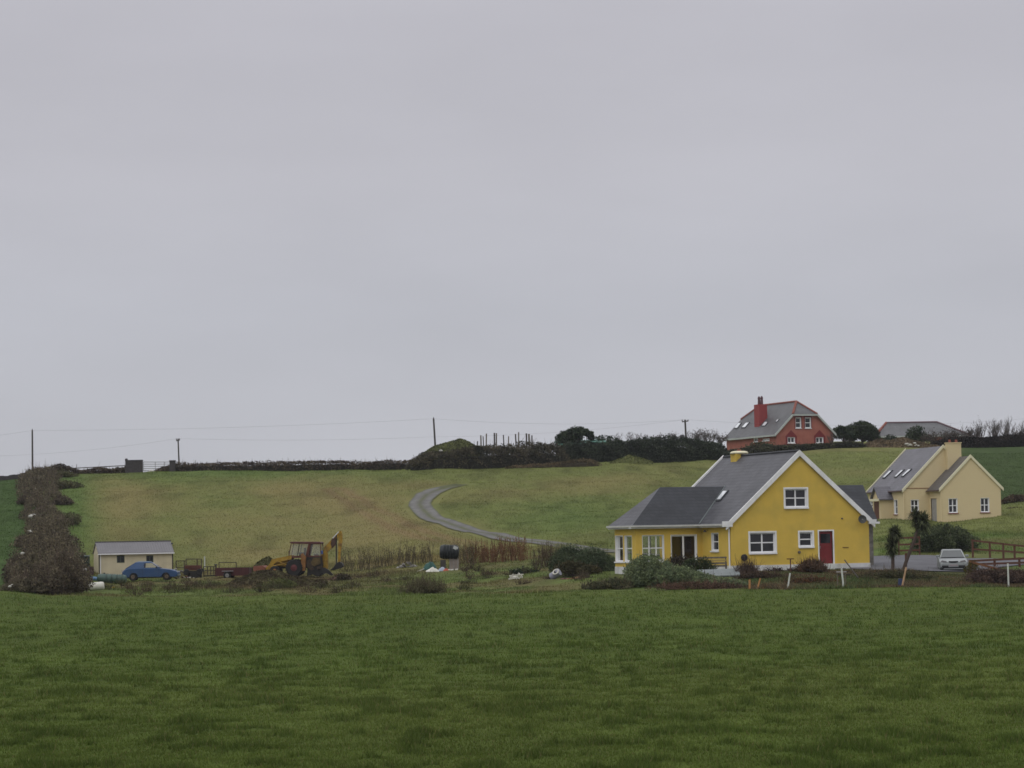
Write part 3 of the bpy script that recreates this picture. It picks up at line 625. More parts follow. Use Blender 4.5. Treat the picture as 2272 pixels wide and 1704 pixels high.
# ================================================================== CREAM HOUSE
H2 = House('cream_house', 'cream rendered house with two gables, grey roof and square chimney', 2000.8, 252, .82, 12)
co = H2.o; MW, ML, ME, MT = 7.9, 9.9, 3.1, 3.9; tp2 = MT / (MW/2); wa, wb, wr = 2.46, 8.26, -3.2; WT = 2.85; wp = WT / ((wb - wa)/2)
def on2(px0, px1, py0, py1, pt, n, ax):
    a = H2.on(px0, py1, pt, n); b_ = H2.on(px1, py0, pt, n); lo, hi = sorted((a[ax], b_[ax])); return (lo, hi, a.z, b_.z)
k = 4.739
def c8(x): return 1900 + x / k
def r8(y): return 970 + y / k
m1 = on2(c8(575), c8(655), r8(655), r8(785), (0, 0, 0), Yv, 0)
g1w = on2(c8(972), c8(1062), r8(642), r8(797), (0, wr, 0), Yv, 0); g2w = on2(c8(1308), c8(1396), r8(636), r8(790), (0, wr, 0), Yv, 0)
l1 = on2(c8(400), c8(432), r8(655), r8(812), (0, 0, 0), X, 1); l2 = on2(c8(142), c8(172), r8(668), r8(740), (0, 0, 0), X, 1)
dw = on2(c8(790), c8(842), r8(643), r8(868), (wa, 0, 0), X, 1)
b = B(); b.poly([(0, -.8), (MW, -.8), (MW, ME), (MW/2, ME + MT), (0, ME)], [rect(*m1)], (0, 0, 0), X, Zv)
b.poly([(0, -.8), (ML, -.8), (ML, ME), (0, ME)], [rect(*l1), rect(*l2)], (0, 0, 0), Yv, Zv)
b.add([(MW, 0, -.8), (MW, ML, -.8), (MW, ML, ME), (MW, 0, ME)], [(0, 1, 2, 3)]); b.add([(0, ML, -.8), (MW, ML, -.8), (MW, ML, ME), (MW/2, ML, ME + MT), (0, ML, ME)], [(0, 1, 2, 3, 4)])
b.poly([(wa, -.8), (wb, -.8), (wb, ME), ((wa+wb)/2, ME + WT), (wa, ME)], [rect(*g1w), rect(*g2w)], (0, wr, 0), X, Zv)
b.poly([(wr, -.8), (0, -.8), (0, ME), (wr, ME)], [rect(dw[0], dw[1], -.1, dw[3])], (wa, 0, 0), Yv, Zv)
b.add([(wb, wr, -.8), (wb, 0, -.8), (wb, 0, ME), (wb, wr, ME)], [(0, 1, 2, 3)])
b.build('wall', BEIGE, co)
b = B(); b.fr((0, 0, 0), X, Zv, (0, -1, 0), .02, wa, ME - .02, ME + .06, .0, .03); b.build('string_course', mat('brown_band', (.28, .16, .09), .9), co)
SB = mat('dark_red_sill', (.22, .09, .07), .8)
window(co, (0, 0, 0), X, Zv, (0, -1, 0), m1, sillmat=SB); window(co, (0, wr, 0), X, Zv, (0, -1, 0), g1w, sillmat=SB); window(co, (0, wr, 0), X, Zv, (0, -1, 0), g2w, sillmat=SB)
window(co, (0, 0, 0), Yv, Zv, (-1, 0, 0), l1, 1, 2, sillmat=SB); window(co, (0, 0, 0), Yv, Zv, (-1, 0, 0), l2, 1, 2, sillmat=SB)
b = B(); b.fr((wa, 0, 0), Yv, Zv, (-1, 0, 0), dw[0] + .05, dw[1] - .05, -.1, dw[3] - .05, -.12, -.06); b.build('side_door', mat('grey_door', (.30, .29, .28), .6), co)
b = B(); b.tube((-.05, -.06, -.3), (-.05, -.06, ME - .1), .05); b.build('downpipe', BEIGE, co)
b = B(); b.tube((wa - .06, wr - .02, -.3), (wa - .06, wr - .02, ME - .1), .06); b.build('downpipe', BEIGE, co)
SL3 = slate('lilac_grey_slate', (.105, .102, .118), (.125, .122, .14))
b = B(); o_ = .2; z0 = ME + .05
b.slab([(-o_, -.05, z0 - o_ * tp2), (MW/2, -.05, z0 + MT), (MW/2, ML + .05, z0 + MT), (-o_, ML + .05, z0 - o_ * tp2)], .12)
b.slab([(MW + o_, -.05, z0 - o_ * tp2), (MW/2, -.05, z0 + MT), (MW/2, ML + .05, z0 + MT), (MW + o_, ML + .05, z0 - o_ * tp2)], .12); rf2 = b.build('roof', SL3, co)
b = B(); wm = (wa + wb)/2
b.slab([(wa - .25, wr - .03, z0 - .25 * wp), (wm, wr - .03, z0 + WT), (wm, -.0, z0 + WT), (wa - .25, -.0, z0 - .25 * wp)], .12)
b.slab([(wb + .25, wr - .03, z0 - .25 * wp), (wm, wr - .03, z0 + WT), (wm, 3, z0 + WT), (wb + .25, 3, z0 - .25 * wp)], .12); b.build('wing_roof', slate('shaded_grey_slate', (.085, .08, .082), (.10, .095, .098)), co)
for (a, c_, y0) in (((-o_, z0 - o_ * tp2), (MW/2, z0 + MT), -.14), ((MW + o_, z0 - o_ * tp2), (MW/2, z0 + MT), -.14), ((wa - .25, z0 - .25 * wp), (wm, z0 + WT), wr - .13), ((wb + .25, z0 - .25 * wp), (wm, z0 + WT), wr - .13), ((-o_, z0 - o_ * tp2), (MW/2, z0 + MT), ML + .02)):
    verge(co, ((a[0], a[1] + .10), (c_[0], c_[1] + .12)), y0, y0 + .12, .3, CREAM)
b = B(); b.box(-o_ - .1, -o_, 0, ML, z0 - o_ * tp2 - .12, z0 - o_ * tp2 - .02); b.box(wa - .35, wa - .25, wr, -.05, z0 - .25 * wp - .12, z0 - .25 * wp - .02); b.build('gutter', mat('brown_gutter', (.1, .06, .05), .5), co)
cq = H2.on(2099.5, 990, (0, -.3, 0), Yv); cq2 = H2.on(2129.5, 983.5, (0, -.3, 0), Yv)
b = B(); b.box(cq.x, cq2.x, -.62, .05, ME + 1.6, cq2.z); ch = b.build('chimney', BEIGE, co); b = B(); b.box(cq.x - .05, cq2.x + .05, -.67, .10, cq2.z, cq2.z + .08); b.build('chimney_cap', BEIGE, ch)
for xx in (cq.x + .35, cq2.x - .35): b = B(); b.lathe([(.13, 0), (.11, .25), (.13, .27)], (xx, -.28, cq2.z + .08), n=10); b.build('chimney_pot', TERRA, ch)
for q in (((275, 437), (297, 437), (388, 350), (362, 350)), ((398, 428), (420, 428), (512, 343), (486, 343)), ((472, 420), (494, 420), (590, 336), (562, 336))): skylight(H2, co, [(c8(x), r8(y)) for x, y in q], (0, 0, z0), (-tp2, 0, 1))
# porch
pg0, p0r, p1r = -1.25, 3.1, 5.1; b = B(); b.box(pg0, -.01, p0r, p1r, -.6, 2.35); b.add([(pg0, p0r, 2.35), (pg0, p1r, 2.35), (pg0, (p0r + p1r)/2, 3.3)], [(0, 1, 2)]); po = b.build('porch', BEIGE, co)
b = B(); pm = (p0r + p1r)/2; b.slab([(pg0 - .25, p0r - .25, 2.2), (.1, p0r - .25, 2.2), (.1, pm, 3.4), (pg0 - .25, pm, 3.4)], .1); b.slab([(pg0 - .25, p1r + .25, 2.2), (.1, p1r + .25, 2.2), (.1, pm, 3.4), (pg0 - .25, pm, 3.4)], .1); b.build('porch_roof', SL3, po)
b = B(); b.box(pg0 - .4, pg0 - .25, p0r - .35, p1r + .3, 2.02, 2.24); b.build('porch_fascia', CREAM, po)
b = B(); b.box(pg0 - .03, pg0 - .005, p0r + .35, p1r - .35, -.1, 2.0); b.build('porch_door', WOODB, po)

# ================================================================== TERRACOTTA HOUSE
H3 = House('terracotta_house', 'terracotta red house on the hilltop with half-hipped slate roof and tall red chimney', 1720.9, 350, 10.3, 21)
to = H3.o; TW, TL, TE, TR_ = 8.2, 15, 2.72, 4.05; t3 = TR_ / (TW/2); hh = 2.3; sb = 2.15; gh = hh / t3
k3 = 5.821
def c3(x): return 1580 + x / k3
def r3(y): return 860 + y / k3
def on3(x0, x1, y0, y1, pt=(0, 0, 0), n=(0, 1, 0), ax=0):
    a = H3.on(c3(x0), r3(y1), pt, n); b_ = H3.on(c3(x1), r3(y0), pt, n); lo, hi = sorted((a[ax], b_[ax])); return (lo, hi, a.z, b_.z)
u1, u2 = on3(1078, 1148, 385, 522), on3(1200, 1275, 385, 522); a1, a2 = on3(975, 1068, 640, 715), on3(1340, 1435, 640, 715)
b = B(); b.poly([(0, -1), (TW, -1), (TW, TE), (TW - gh, TE + hh), (gh, TE + hh), (0, TE)], [rect(*u1), rect(*u2), rect(*a1), rect(*a2)], (0, 0, 0), X, Zv)
lw = on3(655, 740, 655, 690, (0, 0, 0), X, 1); lw2 = on3(540, 590, 650, 700, (0, 0, 0), X, 1)
b.poly([(0, -1), (TL, -1), (TL, TE), (0, TE)], [rect(*lw), rect(*lw2)], (0, 0, 0), Yv, Zv)
b.add([(TW, 0, -1), (TW, TL, -1), (TW, TL, TE), (TW, 0, TE)], [(0, 1, 2, 3)]); b.add([(0, TL, -1), (TW, TL, -1), (TW, TL, TE), (TW - gh, TL, TE + hh), (gh, TL, TE + hh), (0, TL, TE)], [(0, 1, 2, 3, 4, 5)])
b.build('wall', REDW, to)
for r_ in (u1, u2): window(to, (0, 0, 0), X, Zv, (0, -1, 0), r_, 1, 2, tf=.09)
for r_ in (a1, a2): window(to, (0, 0, 0), X, Zv, (0, -1, 0), r_, 2, 1, tf=.09)
window(to, (0, 0, 0), Yv, Zv, (-1, 0, 0), lw, 2, 1, tf=.09); window(to, (0, 0, 0), Yv, Zv, (-1, 0, 0), lw2, 1, 1, tf=.09)
for r_ in (a1, a2):
    b = B(); u0_, u1_, v0_, v1_ = r_; m_ = (u0_ + u1_)/2
    b.poly([(u0_ - .25, v0_ - .3), (u1_ + .25, v0_ - .3), (u1_ + .3, v1_ + .1), (m_, v1_ + .95), (u0_ - .3, v1_ + .1)], [rect(*r_)], (0, -.03, 0), X, Zv); b.build('dark_red_surround', DRED, to)
for r_ in (u1, u2):
    b = B(); u0_, u1_, v0_, v1_ = r_; b.poly([(u0_ - .14, v0_ - .14), (u1_ + .14, v0_ - .14), (u1_ + .14, v1_ + .22), (u0_ - .14, v1_ + .22)], [rect(*r_)], (0, -.03, 0), X, Zv); b.build('dark_red_surround', DRED, to)
b = B(); z0 = TE + .06; o_ = .35; ez = z0 - o_ * t3
for s_ in (0, 1):
    f_ = (lambda g: g) if s_ == 0 else (lambda g: TW - g)
    b.slab([(f_(-o_), -.25, ez), (f_(gh), -.25, z0 + hh), (f_(TW/2), sb, z0 + TR_), (f_(TW/2), TL - sb, z0 + TR_), (f_(gh), TL + .25, z0 + hh), (f_(-o_), TL + .25, ez)], .12)
b.slab([(gh, -.25, z0 + hh), (TW - gh, -.25, z0 + hh), (TW/2, sb, z0 + TR_)], .12); b.slab([(gh, TL + .25, z0 + hh), (TW - gh, TL + .25, z0 + hh), (TW/2, TL - sb, z0 + TR_)], .12)
rf3 = b.build('roof', SLATEF, to)
b = B(); b.tube((TW/2, sb, z0 + TR_ + .04), (TW/2, TL - sb, z0 + TR_ + .04), .14, n=6); b.tube((TW/2, sb, z0 + TR_ + .04), (gh, -.25, z0 + hh + .04), .17, n=6); b.tube((TW/2, sb, z0 + TR_ + .04), (TW - gh, -.25, z0 + hh + .04), .14, n=6)
b.tube((TW/2, TL - sb, z0 + TR_ + .04), (gh, TL + .25, z0 + hh + .04), .14, n=6); b.build('ridge_tile', TERRA, rf3)
b = B(); b.slab([(-o_, -.34, ez + .06), (gh, -.34, z0 + hh + .06), (gh, -.24, z0 + hh + .06), (-o_, -.24, ez + .06)], .32); b.slab([(TW + o_, -.34, ez + .06), (TW - gh, -.34, z0 + hh + .06), (TW - gh, -.24, z0 + hh + .06), (TW + o_, -.24, ez + .06)], .32)
b.box(gh, TW - gh, -.38, -.26, z0 + hh - .22, z0 + hh - .02); b.build('bargeboard', mat('grey_white_fascia', (.42, .45, .42), .6), to)
b = B(); b.box(-o_ - .14, -o_, -.2, TL, ez - .22, ez - .02); b.build('gutter', mat('grey_white_fascia', (.4, .4, .4)), to)
cb = H3.on(c3(627), r3(330), (1.6, 0, 0), X); hw = .62
b = B(); b.box(1.0, 2.2, cb.y - hw * 1.2, cb.y + hw * 1.2, TE + 1.0, z0 + TR_ - .1); ch = b.build('chimney', REDCH, rf3)
for yy in (-.4, .4):
    b = B(); b.lathe([(.2, 0), (.17, .75), (.22, .8), (.1, 1.1)], (1.6, cb.y + yy, z0 + TR_ - .1), n=8); b.build('chimney_pot', mat('sooty_pot', (.10, .05, .06), .8), ch)
for q in (((280, 533), (325, 533), (386, 455), (345, 455)), ((378, 524), (425, 524), (492, 450), (446, 450)), ((565, 494), (594, 494), (645, 430), (614, 430)), ((640, 502), (686, 502), (728, 446), (690, 440)), ((822, 448), (840, 448), (872, 412), (852, 412))): skylight(H3, to, [(c3(x), r3(y)) for x, y in q], (0, 0, z0), (-t3, 0, 1))

# ================================================================== FAR BUNGALOW
H4 = House('hilltop_bungalow', 'low red bungalow with grey hipped roof half hidden behind trees', 1938, 420, 12.8, 2)
bo = H4.o; b = B(); b.box(.4, 14.5, 0, 8, -1.5, 1.95); b.build('wall', REDW, bo)
b = B(); ez = 1.9; rz4 = 4.15; b.slab([(0, -.4, ez), (14.9, -.4, ez), (10.6, 4, rz4 - .0), (2.6, 4, rz4)], .12); b.slab([(0, 8.4, ez), (14.9, 8.4, ez), (10.6, 4, rz4), (2.6, 4, rz4)], .12)
b.slab([(0, -.4, ez), (0, 8.4, ez), (2.6, 4, rz4)], .12); b.slab([(14.9, -.4, ez), (14.9, 8.4, ez), (10.6, 4, rz4)], .12); r4 = b.build('roof', SLATEF, bo)
b = B(); b.tube((2.6, 4, rz4 + .05), (0, -.4, ez + .05), .2, n=6); b.build('hip_tile', TERRA, r4); b = B(); b.tube((2.6, 4, rz4 + .05), (10.6, 4, rz4 + .05), .13, n=6); b.tube((10.6, 4, rz4 + .05), (14.9, -.4, ez + .05), .15, n=6); b.build('ridge_tile', mat('purple_grey_ridge', (.13, .08, .09), .8), r4)
b = B(); b.box(0, 14.9, -.52, -.4, ez - .2, ez); b.build('gutter', mat('grey_white_fascia', (.4, .4, .4)), bo)

# ================================================================== VEGETATION BUILDERS
BRN = (.070, .054, .044); BRN2 = (.125, .100, .066); DKG = (.026, .040, .026); DKG2 = (.058, .078, .042); GRG = (.095, .125, .070); GRG2 = (.180, .215, .105)
def local(o, V): return np.asarray(V, float) - np.array(o.location)[None, :]
def bush(name, label, cat, prof, ybase, Y, depth, cA, cB, n, leaf, nb=12, group=None, base=None, twigs=60, tcol=(.07, .055, .04), upv=0.0, asp=.55, shell=.7, stick_len=.35, squat=1.0):
    """prof: [(photo column, photo row of top)...] outline of the crown"""
    px0, px1 = prof[0][0], prof[-1][0]; pc = (px0 + px1) / 2; x0 = P(px0, 1250, Y).x; x1 = P(px1, 1250, Y).x; xc = (x0 + x1)/2
    zb = gz(xc, Y) if base is None else base
    o = thing(name, label, cat, (xc, Y, zb - .05), 0, group); bl = []
    hp = lambda px: P(px, float(np.interp(px, [p[0] for p in prof], [p[1] for p in prof])), Y).z
    for i in range(nb):
        t = (i + .5) / nb; t = min(max(t + random.uniform(-.3, .3) / nb, .05), .95); px = px0 + (px1 - px0) * t; top = hp(px); H_ = max(top - zb, .15)
        rz_ = H_ * random.uniform(.34, .5) * squat; rx = (x1 - x0) / nb * random.uniform(.9, 1.5) + .08; rx = min(rx, (x1 - x0)*.5)
        bl.append((x0 + (x1 - x0) * t, Y + random.uniform(-.5, .5) * depth * .55, top - rz_, rx, depth * random.uniform(.28, .42), rz_))
        if rz_ * 2.3 < H_: bl.append((x0 + (x1 - x0) * t, Y + random.uniform(-.4, .4) * depth, zb + H_ * .3, rx, depth * .45, H_ * .35))
    pts = blobpts(bl, n, shell); pts = pts[pts[:, 2] > zb - .1]
    fl = pts + rng.normal(size=pts.shape) * leaf * .8 * (rng.random((len(pts), 1)) < .35); leaves('foliage', local(o, fl), leaf, cA, cB, o, asp=asp, upv=upv)
    if twigs:
        k = rng.choice(len(pts), twigs); p1 = local(o, pts[k]); d = rng.normal(size=(twigs, 3)) * .3 + np.array([0, 0, 1.0]); p2 = p1 + d * stick_len * rng.uniform(.3, 1.2, (twigs, 1))
        b0 = p1 * np.array([.35, .35, 0]); sticks('stem', np.concatenate([b0, p1]), np.concatenate([p1, p2]), np.concatenate([np.full(twigs, .025), np.full(twigs, .012)]), np.concatenate([np.full(twigs, .01), np.full(twigs, .004)]), tcol, o)
    return o
def hedge(name, label, st, thick, cA, cB, n, leaf, cat='hedge', twigs=0, tcol=(.06, .045, .04), m_in=(.02, .02, .014), group=None, stick_len=.5, upv=.0, cover=.0, shell=.8, wob=.44, low=0.0):
    """st: stations (photo column, distance, row of top, row of bottom); a real hedge of this thickness running through them"""
    pts3 = [];
    for px, Y, yt, yb in st:
        a = P(px, yt, Y); x = a.x; zg = min(gz(x, Y), P(px, yb, Y).z); pts3.append((x, Y, zg, max(a.z - zg, .2)))
    x0, Y0, z0_, _ = pts3[0]; o = thing(name, label, cat, (x0, Y0, z0_), 0, group); S = np.array(pts3); L_ = np.concatenate([[0], np.cumsum(np.hypot(np.diff(S[:, 0]), np.diff(S[:, 1])))])
    t = rng.random(n) * L_[-1]; c = [np.interp(t, L_, S[:, k]) for k in range(4)]
    tx = np.interp(t + .3, L_, S[:, 0]) - np.interp(t - .3, L_, S[:, 0]); ty = np.interp(t + .3, L_, S[:, 1]) - np.interp(t - .3, L_, S[:, 1]); nn = np.hypot(tx, ty) + 1e-6; nx_, ny_ = ty / nn, -tx / nn
    th = rng.uniform(0, math.pi, n); r = shell + (1.06 - shell) * rng.random(n); bump_ = (1 - wob * .5 + wob * fbm(t * .55, th * 2.2, 3, 31)) * np.clip(np.minimum(t, L_[-1] - t) / 1.2 + .12, 0, 1) ** .5
    hgt = np.sin(th) ** .55 * c[3] * r * bump_ ; off = np.cos(th) * thick / 2 * r * (1 - wob * .5 + wob * fbm(t * .4, th, 2, 13)) * (1 - low + 2 * low * fbm(t * .10, t * 0, 2, 5)) + low * 3.2 * (fbm(t * .085, t * 0 + 7, 2, 8) - .5)
    V = np.stack([c[0] + nx_ * off, c[1] + ny_ * off, c[2] + hgt], 1)
    leaves('foliage', local(o, V), leaf, cA, cB, o, upv=upv)
    # inner mass of branches
    ms = max(int(L_[-1] / 1.2), 3); tt = np.linspace(0, L_[-1], ms); secs = []
    for q in tt:
        cc_ = [float(np.interp(q, L_, S[:, k])) for k in range(4)]; dx = np.interp(q + .3, L_, S[:, 0]) - np.interp(q - .3, L_, S[:, 0]); dy = np.interp(q + .3, L_, S[:, 1]) - np.interp(q - .3, L_, S[:, 1]); m_ = math.hypot(dx, dy) + 1e-6; ux, uy = dy / m_, -dx / m_
        ef = max(min(min(q, L_[-1] - q) / 1.6, 1), .06) ** .5; w_ = thick * (.40 - wob * .2) * ef * (1 - low * .5); q_ = np.array([q]); sh_ = low * 3.2 * (float(fbm(q_ * .085, q_ * 0 + 7, 2, 8)[0]) - .5); w_ *= 1 - low + 2 * low * float(fbm(q_ * .10, q_ * 0, 2, 5)[0]); h_ = cc_[3] * (.86 - wob * .35) * random.uniform(.85, 1.05) * ef
        secs.append([(cc_[0] + ux * (a * w_ + sh_) - x0, cc_[1] + uy * (a * w_ + sh_) - Y0, cc_[2] + h_ * hh_ - z0_) for a, hh_ in ((-1, -.2), (-1, .5), (-.55, .92), (0, 1), (.55, .92), (1, .5), (1, -.2))])
    b = B(); b.loft(secs); b.build('inner_branches', mat('hedge_inside_%d' % int(m_in[0] * 1e4), m_in, .95, .4, 2.5, .8, 6), o, True)
    if twigs:
        k = rng.choice(n, twigs); p1 = local(o, V[k]); d = rng.normal(size=(twigs, 3)) * .35 + np.array([0, 0, .9]); p2 = p1 + d * stick_len * rng.uniform(.3, 1.3, (twigs, 1)); sticks('twigs', p1, p2, .018, .006, tcol, o)
    return o
def bare_tree(label, px, Y, ytop, spread, nst=4, col=(.10, .085, .075), group=None, lean=0.0, name='bare_tree', twig_leaf=0, dens=1.0, base=None):
    x = P(px, 980, Y).x; zb = gz(x, Y) if base is None else base; H_ = P(px, ytop, Y).z - zb; o = thing(name, label, 'tree', (x, Y, zb - .1), 0, group); seg = []; ends = []
    def grow(p, d, ln, r, lv):
        k = 3
        for _ in range(k):
            d = (d + Vector((random.gauss(0, .13) + lean * .05, random.gauss(0, .13), .05))).normalized(); q = p + d * ln / k; seg.append((p, q, r, r * .8, lv)); p = q; r *= .8
            if lv > 0:
                for _2 in range(1 if random.random() > .35 * dens else 2):
                    s_ = Vector((random.gauss(0, .6), random.gauss(0, .6), random.uniform(.1, .8))).normalized(); grow(p, (d * .55 + s_ * .75).normalized(), ln * random.uniform(.5, .75), r * .6, lv - 1)
        ends.append(p)
    for i in range(nst):
        a = random.uniform(0, 6.28); grow(Vector((random.uniform(-.3, .3) * spread, random.uniform(-.3, .3) * spread, 0)), Vector((math.cos(a) * .35 + lean, math.sin(a) * .35, 1)).normalized(), H_ * random.uniform(.36, .5), .05 + .01 * H_, 3)
    zs = max(max(s[1].z for s in seg), .1); xs = max(max(abs(s[1].x) for s in seg), .1); kz = H_ / zs; kx = spread / xs
    f = lambda v: (v.x * kx, v.y * kx, v.z * kz)
    for nm, sel in (('trunk', lambda l: l >= 3), ('crown', lambda l: l < 3)):
        ss = [s for s in seg if sel(s[4])]
        sticks(nm, [f(s[0]) for s in ss], [f(s[1]) for s in ss], np.array([max(s[2], .012) for s in ss]), np.array([max(s[3], .009) for s in ss]), col, o)
    if twig_leaf:
        E = np.array([f(v) for v in ends]); k = rng.choice(len(E), twig_leaf); leaves('foliage', E[k] + rng.normal(size=(twig_leaf, 3)) * .22, .18, (.045, .035, .03), (.08, .06, .045), o)
    return o
def evergreen(label, prof, Y, depth, n, cA=DKG, cB=DKG2, leaf=.26, group=None, nb=10):
    """tree with trunk and crown; prof is the outline of its top, (column, row)"""
    px0, px1 = prof[0][0], prof[-1][0]; x0 = P(px0, 980, Y).x; x1 = P(px1, 980, Y).x; xc = (x0 + x1)/2; zb = gz(xc, Y); o = thing('evergreen_tree', label, 'tree', (xc, Y, zb - .1), 0, group); bl = []
    for i in range(nb * 2):
        t = random.uniform(.06, .94); px = px0 + (px1 - px0) * t; top = P(px, float(np.interp(px, [p[0] for p in prof], [p[1] for p in prof])), Y).z
        H_ = max(top - zb, .4); r_ = min((x1 - x0) * random.uniform(.20, .36), H_ * .42); zc = top - r_ if i < nb else zb + H_ * random.uniform(.45, .8); zc = min(zc, top - r_)
        bl.append((x0 + (x1 - x0) * t, Y + random.uniform(-.5, .5) * depth, zc, r_, r_, r_ * .9))
    pts = blobpts(bl, n, .55); leaves('crown', local(o, pts), leaf, cA, cB, o)
    b = B(); b.tube((0, 0, 0), (.1, 0, (bl[0][2] - zb)), .16, .08, 7)
    for q in bl[:nb]: b.tube((0, 0, .4), (q[0] - xc, q[1] - Y, q[2] - zb), .07, .03, 5)
    b.build('trunk', mat('dark_bark', (.05, .04, .03), .9, .3), o); return o

# ------------------------------------------------------------------ skyline, left to right
def drywall(name, label, st, thick, m=STONE, cat='wall'):
    m = DSTONE
    p = [(P(a, t, Y), P(a, bb, Y)) for a, Y, t, bb in st]; x0 = p[0][0].x; Y0 = st[0][1]; z0_ = gz(x0, Y0); o = thing(name, label, cat, (x0, Y0, z0_)); b = B(); cp = B()
    for (a0, b0), (a1, b1) in zip(p, p[1:]):
        n = max(int(abs(a1.x - a0.x) / .6), 1)
        for i in range(n):
            t0, t1 = i / n, (i + 1) / n; A_, Z_ = a0.lerp(a1, t0), a0.lerp(a1, t1); g_ = min(gz(A_.x, A_.y), b0.z) - .3; j = random.uniform(-.06, .08)
            b.add([(A_.x - x0, A_.y - Y0 + s * thick / 2, z - z0_) for s in (-1, 1) for z in (g_, A_.z + j)] + [(Z_.x - x0, Z_.y - Y0 + s * thick / 2, z - z0_) for s in (-1, 1) for z in (g_, Z_.z + j)], [(0, 1, 3, 2), (4, 6, 7, 5), (0, 4, 5, 1), (2, 3, 7, 6), (1, 5, 7, 3)])
    b.build('stonework', m, o); return o
drywall('stone_wall', 'dark dry stone wall along the skyline at the far left edge', [(-60, 331, 1058, 1069), (20, 331, 1055, 1067), (60, 331, 1048, 1062), (90, 331, 1042, 1060)], .6)
hedge('bramble_hedge', 'tall dark bramble hump at the top end of the long overgrown hedge', [(75, 327, 1050, 1064), (100, 326, 1040, 1066), (130, 326, 1030, 1066), (148, 327, 1033, 1064), (160, 329, 1044, 1062)], 2.4, BRN, (.07, .06, .04), 3800, .26, twigs=120)
hedge('low_hedge', 'low brown hedge on the skyline left of the stone gate pillar', [(158, 331, 1044, 1060), (190, 331, 1043, 1058), (215, 331, 1037, 1057), (245, 331, 1040, 1056), (282, 331, 1034, 1054), (300, 331, 1038, 1054), (318, 331, 1041, 1054)], 1.4, BRN, BRN2, 3800, .22, twigs=90)
hedge('low_hedge', 'low brown hedge running along the skyline from the right gate pillar to the tall bank', [(335, 331, 1044, 1052), (372, 331, 1034, 1049), (395, 331, 1026, 1047), (420, 331, 1027, 1046), (470, 331, 1026, 1044), (560, 331, 1025, 1042), (640, 331, 1024, 1040), (700, 331, 1022, 1040), (760, 331, 1023, 1039), (820, 331, 1024, 1039), (860, 331, 1021, 1039), (905, 331, 1023, 1039), (935, 331, 1016, 1039)], 1.5, BRN, BRN2, 9500, .22, twigs=260)
o = thing('timber_rail', 'thin dark rail on posts above the low hedge left of the stone gate pillar', 'fence', (P(155, 1040, 333).x, 333, P(155, 1046, 333).z)); b = B()
q0, q1 = P(152, 1039.5, 333) - o.location, P(278, 1033, 333) - o.location; b.bar(q0, q1, (0, .05, 0), (0, 0, .10)); b.build('rail', POLEM, o)
for t in (0, .33, .66, 1): b = B(); q = q0.lerp(q1, t); b.bar(q + Vector((0, .06, -.9)), q + Vector((0, .06, .05)), (.09, 0, 0), (0, .09, 0)); b.build('post', POLEM, o)
def pillar(px0, px1, yt, yb, Y, label, knob=None):
    a = P(px0, yt, Y); c_ = P(px1, yb, Y); xc = (a.x + c_.x)/2; g_ = gz(xc, Y) - .3; o = thing('gate_pillar', label, 'gate pillar', (xc, Y, g_)); w_ = (c_.x - a.x)/2
    b = B(); b.box(-w_, w_, -.45, .45, 0, a.z - g_ - .12); b.build('pillar_block', DSTONE, o); b = B(); b.box(-w_ - .04, w_ + .04, -.5, .5, a.z - g_ - .12, a.z - g_); b.build('capping', DSTONE, o)
    if knob: kq = P(knob, yt, Y).x - xc; b = B(); b.lathe([(.16, 0), (.18, .1), (.12, .2)], (kq, 0, a.z - g_), n=8); b.build('knob', DSTONE, o)
    return o
pillar(279, 316, 1021, 1043, 330, 'wide dark stone block pillar on the left of the metal field gate', 280.5); pillar(377, 389, 1021.5, 1040, 330, 'narrow dark stone pillar on the right of the metal field gate')
gt = thing('field_gate', 'thin metal five bar field gate between two stone pillars on the skyline', 'gate', P(318, 1042, 331)); gw = P(377, 1042, 331).x - P(318, 1042, 331).x
zt0 = P(318, 1024.5, 331).z - gt.location.z; zt1 = P(377, 1024.5, 331).z - gt.location.z
b = B()
for i in range(5): zz = i * .26 - .1; b.tube((0, 0, zz), (gw, 0, zz + (zt1 - zt0)), .042, n=5)
b.build('gate_bars', STEEL, gt)
for t in (0, .45, .8, 1): b = B(); b.tube((gw * t, .04, -.15 + (zt1 - zt0) * t), (gw * t, .04, .98 + (zt1 - zt0) * t), .035, n=5); b.build('gate_upright', STEEL, gt)
def stone(px, py, Y, r, label, m=None, group=None, name='boulder', cat='stone', up=.5):
    x = P(px, py, Y).x; z = P(px, py, Y).z; b = B(); n = 9; secs = []
    vs = []
    for j in range(5):
        a = math.pi * (j + .5) / 5
        secs.append([(r * math.sin(a) * math.cos(t) * random.uniform(.8, 1.15) * 1.25, r * math.sin(a) * math.sin(t) * random.uniform(.8, 1.15), -r * .75 * math.cos(a) * random.uniform(.85, 1.1)) for t in [2 * math.pi * i / n for i in range(n)]])
    b.loft(secs); o = b.build(name, m or mat('pale_stone', (.42, .41, .37), .9, .2, 3), None, True); o.location = (x, Y, z); return tag(o, label, cat, group)
stone(336, 1047, 329.5, .38, 'pale boulder at the foot of the metal field gate')
